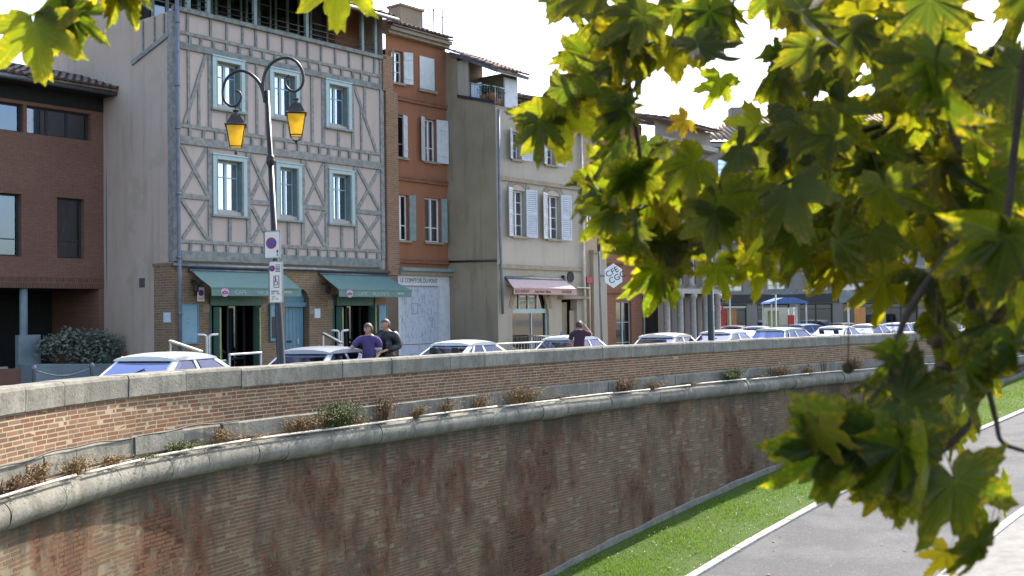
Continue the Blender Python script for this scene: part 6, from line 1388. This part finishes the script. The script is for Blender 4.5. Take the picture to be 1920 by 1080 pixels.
# leaf meshes: five toothed lobes, cupped along the veins
def leaf_mesh(name, seed, wide=1., droop=.2, fold=.12, m='leaf', lite=False, deep=0.):
    rs = random.Random(seed); lobes = [(0, 1.0), (46, .92), (100, .66)]
    half = [(0, 1.0, 1), (4, .86, 0), (8, .87, 0), (12, .68, 0), (17, .68, 0), (22, .52, -1), (26, .47, -1), (31, .57, 0), (36, .74, 0), (40, .76, 0), (45, .96, 1), (50, .78, 0), (55, .79, 0), (60, .62, 0), (66, .60, 0), (72, .46, -1), (76, .43, -1), (82, .52, 0), (88, .62, 0), (94, .64, 0), (100, .74, 1), (106, .58, 0), (114, .57, 0), (124, .44, 0), (136, .40, 0), (150, .30, 0), (165, .20, 0), (175, .08, 0)]
    half = [(a, r*(1+rs.uniform(-.09, .09))*(1-.12*deep if v < 0 else 1), v) for a, r, v in half]
    if lite: half = [h for i, h in enumerate(half) if i in (0, 3, 6, 10, 13, 16, 20, 23, 25, 27)]
    P = []
    for a, r, v in half: P.append((a, r*(1+rs.uniform(-.07, .07)), v))
    full = [(-a, r*(1+rs.uniform(-.05, .05)), v) for a, r, v in reversed(P[1:])]+P
    b = MB(); vs = [(0, 0, 0)]; vein = [1.]; edge = [0.]
    def zf(x, y, v, fr_): 
        r2 = math.hypot(x, y); return (fold*(.5 if v > 0 else (-1. if v < 0 else -.25))*fr_*-1)*.6 - droop*r2*r2*(1 if y > 0 else .5) + .05*math.sin(3*x+seed)*fr_
    rings = (.5, 1.) if not lite else (1.,)
    for fr_ in rings:
        for a, r, v in full:
            # inner ring keeps away from the deep sinuses so veins stay straight
            x, y = math.sin(R(a))*r*fr_*wide, math.cos(R(a))*r*fr_; vs.append((x, y, zf(x, y, v, fr_))); vein.append(1. if v > 0 else 0.); edge.append(fr_)
    n = len(full); fs = [(0, 1+i+1, 1+i) for i in range(n-1)]
    if not lite: fs += [(1+i, 1+i+1, 1+n+i+1, 1+n+i) for i in range(n-1)]
    b.add(vs, fs)
    pe = len(b.v); b.tube([(0, 0, 0), (.02, -.25, .06), (.05, -.6, .02)] if not lite else [(0, 0, 0), (.05, -.5, .04)], .009, 4)
    vein += [0.]*(len(b.v)-pe); edge += [0.]*(len(b.v)-pe)
    me = b.mesh(name, m, True, fix=False)
    for nm, arr in (('vein', vein), ('edge', edge)): me.attributes.new(nm, 'FLOAT', 'POINT').data.foreach_set('value', arr)
    return me
LM = [leaf_mesh('leaf', 11, 1.12, .12, .12, deep=-.8), leaf_mesh('leaf', 23, 1.02, .38, .20, deep=.3), leaf_mesh('leaf', 37, 1.15, -.12, .16, deep=-1.2), leaf_mesh('leaf', 51, .78, .62, .42, deep=-.5), leaf_mesh('leaf', 77, 1.08, .28, -.18, deep=0.), leaf_mesh('leaf', 91, .92, .8, .30, deep=-.8), leaf_mesh('leaf', 104, .95, .50, -.30, deep=-1.)]
MASK = """.-#########-########-..-
.-.#---###-.-##-#####..-
..-####--#...##--#######
..-##---.-.-#-#-.#######
--###-...#--#.--.#######
##-##--..#..-###-#######
-##.#---..-#############
..--###--###############
...#####-###############
..-#####-#-#############
...-####################
...--###################
.....-#----#-----#-#####
.....-#..-......-.-#####
.....-.........-.-.-##--
.................------#
.................--.--#-
.................#-.-#--
.................#-----.
.............--##---##-.
............-####-###--.
............-#####-#-..-
............--.-##-#-.--
............-..--#--.##-
.................--..##-
.................-..-##.
...................--#..""".split('\n')
def cell(x, y):
    i, j = int((x-960)//40), int(y//40)
    if j < 0 or i > 23: return '#'
    if i < 0 or j > 26: return '.'
    return MASK[j][i]
cov = np.zeros((108*1+8, 100))      # 10 px bins over x 960..1960, y -40..1080
PAL = [(.025, .033, .005), (.030, .038, .005), (.020, .028, .005), (.034, .042, .006), (.040, .048, .006), (.020, .029, .007)]
YEL = [(.058, .055, .006), (.052, .056, .006), (.070, .055, .006)]
nleaf = [0]
def put_leaf(P, tip, nrm, size, mesh, col, meshonly=None):
    y = Vector(tip).normalized(); z = Vector(nrm); z = (z-y*z.dot(y)).normalized(); x = y.cross(z)
    mt = Matrix(((x.x, y.x, z.x), (x.y, y.y, z.y), (x.z, y.z, z.z)))
    o = link('leaf', mesh, tree, Vector(P)-Vector(TO)); o.rotation_euler = mt.to_euler(); o.scale = (size,)*3; o.color = (*col, 1); nleaf[0] += 1; return o
def foot(mesh, P, tip, nrm, size):
    y = Vector(tip).normalized(); z = Vector(nrm); z = (z-y*z.dot(y)).normalized(); x = y.cross(z)
    return [to_px(Vector(P)+(x*v.co.x+y*v.co.y+z*v.co.z)*size)[:2] for v in mesh.vertices[:111]]
def img_dir(ang, dep):  # a direction leaning 'ang' degrees from straight down in the picture, plus depth component
    return (Vector((math.sin(R(ang)), 0, -math.cos(R(ang))))+Vector((0, dep, 0))).normalized()
# leaves the photo shows singly
HERO = [ # px, py (petiole end), size px, angle, depth lean, normal tilt x, depth, colour, mesh
 (62, 44, 112, 8, .0, .1, 2.55, (.115, .125, .012), 0), (122, 18, 105, 20, .5, .9, 2.6, (.07, .10, .02), 3), (128, 22, 78, 55, .2, .2, 2.6, (.07, .10, .014), 1), (222, -35, 95, 25, .3, .5, 2.6, (.10, .11, .016), 3), (205, -45, 85, -5, .1, .1, 2.6, (.19, .15, .012), 3), (112, -30, 55, -10, 0, 0, 2.6, (.13, .14, .014), 1),
 (634, -42, 100, -3, .05, .1, 2.75, (.145, .15, .014), 0), (1040, 205, 105, 10, .1, -.1, 2.5, (.12, .125, .012), 0), (1350, 150, 62, -18, .3, .35, 2.5, (.09, .11, .014), 1), (1150, 320, 95, -35, .2, .1, 2.5, (.12, .135, .012), 1), (1145, 395, 80, -45, .2, .2, 2.5, (.12, .14, .012), 1),
 (1238, 500, 105, -12, .05, .1, 2.45, (.07, .10, .014), 3), (1225, 480, 85, 15, .1, -.1, 2.45, (.17, .15, .012), 1), (1345, 500, 70, 25, .1, .1, 2.4, (.10, .12, .014), 1), (1420, 490, 75, 5, .1, .1, 2.4, (.15, .15, .012), 1), (1565, 490, 85, 12, .1, .1, 2.2, (.18, .15, .012), 3), (1655, 520, 95, 2, .1, .1, 2.1, (.16, .15, .012), 1),
 (1740, 430, 60, 40, .1, .1, 2.0, (.20, .155, .012), 1), (1450, 98, 80, 30, .3, .6, 2.4, (.045, .07, .014), 3), (1225, 75, 62, 40, .1, .1, 2.5, (.06, .09, .014), 1), (1330, 20, 105, 5, .1, .3, 2.3, (.05, .075, .014), 3), (1675, 660, 110, 3, .1, .6, 1.7, (.075, .095, .014), 3),
 (1545, 838, 135, -40, .2, .5, 1.65, (.06, .09, .014), 1), (1600, 800, 165, -20, .1, .1, 1.65, (.085, .105, .014), 0), (1690, 840, 170, 5, .1, -.2, 1.6, (.06, .085, .014), 3), (1790, 900, 150, 20, .1, .1, 1.6, (.075, .095, .014), 0), (1775, 1035, 60, -30, .1, .1, 1.9, (.24, .18, .01), 1), (1625, 815, 100, -60, .2, .5, 1.65, (.05, .075, .014), 2), (1690, 755, 150, 60, .1, .2, 1.68, (.04, .06, .012), 0),
 (1285, 225, 40, -60, .3, .3, 2.5, (.16, .10, .02), 1), (1890, 430, 90, 10, .1, .1, 2.0, (.15, .145, .012), 1), (1420, 235, 75, -55, .1, .2, 2.4, (.13, .14, .012), 1), (1610, 20, 70, 10, .2, .2, 2.2, (.17, .15, .012), 1), (1695, 15, 60, -10, .2, .2, 2.2, (.17, .15, .012), 1)]
for (x, y, sp, ang, dl, nx, Y, c, mi) in HERO:
    P = at(x, y, Y); put_leaf(P, img_dir(ang, dl), (nx, -1, .15), sp/FL*Y*1.05, LM[mi], (c[0]*.40, c[1]*.43, c[2]*.5))
def stamp(f):
    for i in range(0, len(f), 1):
        a, c = f[i]
        for t in (.35, .7, 1.):
            xx, yy = f[0][0]+(a-f[0][0])*t, f[0][1]+(c-f[0][1])*t; ii, jj = int((xx-960)//10), int((yy+40)//10)
            if 0 <= ii < 100 and 0 <= jj < 116: cov[jj, ii] += 1
tries = 0
want = [(i, j) for j in range(27) for i in range(24) if MASK[j][i] == '#']; sparse = [(i, j) for j in range(27) for i in range(24) if MASK[j][i] == '-']
while nleaf[0] < 272 and tries < 7000:
    tries += 1
    if random.random() < .85:
        # pick the emptiest of a few wanted cells
        c_ = min(random.sample(want, 7), key=lambda q: cov[4+q[1]*4:8+q[1]*4, q[0]*4:q[0]*4+4].sum())
    else: c_ = random.choice(sparse)
    x, y = 960+40*(c_[0]+random.random()), 40*(c_[1]+random.random()); rt_ = (x-960)/960
    Y = random.uniform(2.3, 3.0)-.85*rt_*random.random()-(.35 if y > 640 else 0); 
    size = (random.uniform(.075, .12) if x < 1450 else random.uniform(.085, .13)) if y < 640 else random.uniform(.07, .115); ang = random.gauss(0, 38); tip = img_dir(ang, random.gauss(.15, .5)); nr = (random.gauss(0, .85), -1 if random.random() < .7 else 1, random.gauss(.45, .65))
    # the cell is to sit about the middle of the blade
    P = at(x, y, Y)-tip*size*.4; me = random.choice(LM); f = foot(me, P, tip, nr, size)
    if any(1122 < a < 1168 and 488 < c < 550 for a, c in f): continue     # the hexagonal sign shows between the leaves
    bad = sum(cell(a, c) == '.' for a, c in f)/len(f)
    if bad > (.10 if y < 600 else .05): continue
    stamp(f); put_leaf(P, tip, nr, size, me, random.choice(PAL) if random.random() < .90 else random.choice(YEL))
print('leaves', nleaf[0], tries)
# the rest of the crown, added unseen above and beside the picture to shade the leaves: one mass of the same leaves
def in_view(p, mrg=60):
    if p.y < .25: return False
    a, c, w_ = to_px(p); return -mrg < a < 1920+mrg and -mrg < c < 1080+mrg
lm = leaf_mesh('lite_leaf', 5, 1., .25, .12, 'leafmass', True); lv_ = np.array([v.co[:] for v in lm.vertices]); lf = [tuple(p.vertices) for p in lm.polygons]
V, F = [], []; cnt = 0
while cnt < 5000:
    u = random.random()
    if u < .52: c = Vector((random.uniform(-2.5, 4.), random.uniform(-3., 1.8), random.uniform(3.0, 5.2)))
    elif u < .76: c = Vector((random.uniform(.0, 4.0), random.uniform(1.8, 4.8), random.uniform(2.8, 4.9)))
    else: c = Vector((random.gauss(3.2, 1.6), random.gauss(1.5, 1.3), random.gauss(4.8, 1.6)))
    size = random.uniform(.08, .14)
    if in_view(c, 190) or c.length < 1.2 or (c-CAM).length < 1.1: continue
    tip = Vector((random.gauss(0, .5), random.gauss(0, .5), -1)).normalized(); z = Vector((random.gauss(0, .7), random.gauss(0, .7), random.gauss(.6, .5))); z = (z-tip*z.dot(tip)).normalized(); x = tip.cross(z)
    m3 = np.array([[x.x, tip.x, z.x], [x.y, tip.y, z.y], [x.z, tip.z, z.z]])*size; k0 = len(V)
    V += (lv_ @ m3.T + np.array(c-Vector(TO))).tolist(); F += [tuple(i+k0 for i in q) for q in lf]; cnt += 1
me = bpy.data.meshes.new('shading_crown'); me.from_pydata(V, [], F); me.materials.append(M['leafmass']); 
for nm in ('vein', 'edge'): me.attributes.new(nm, 'FLOAT', 'POINT')
tag(link('shading_crown', me, tree), kind='stuff')
for (x, y, Y, r) in ((1768, 692, 1.75, .014), (1757, 640, 1.85, .013), (1590, 690, 2.3, .012), (1862, 582, 1.7, .020), (1180, 62, 2.5, .012)):
    b = MB(TO); c = at(x, y, Y); b.ball(c, r, 12, 8); 
    for _ in range(90):
        d = Vector((random.gauss(0, 1), random.gauss(0, 1), random.gauss(0, 1))).normalized(); e = d.orthogonal().normalized()*.0016; b.add([c+d*r*.95-e, c+d*r*.95+e, c+d*r*1.16], [(0, 1, 2)])
    b.tube([c+Vector((0, 0, r)), c+Vector((.01, .02, .09))], .0014, 4); b.build('seed_ball', 'seed', tree, True, fix=False)
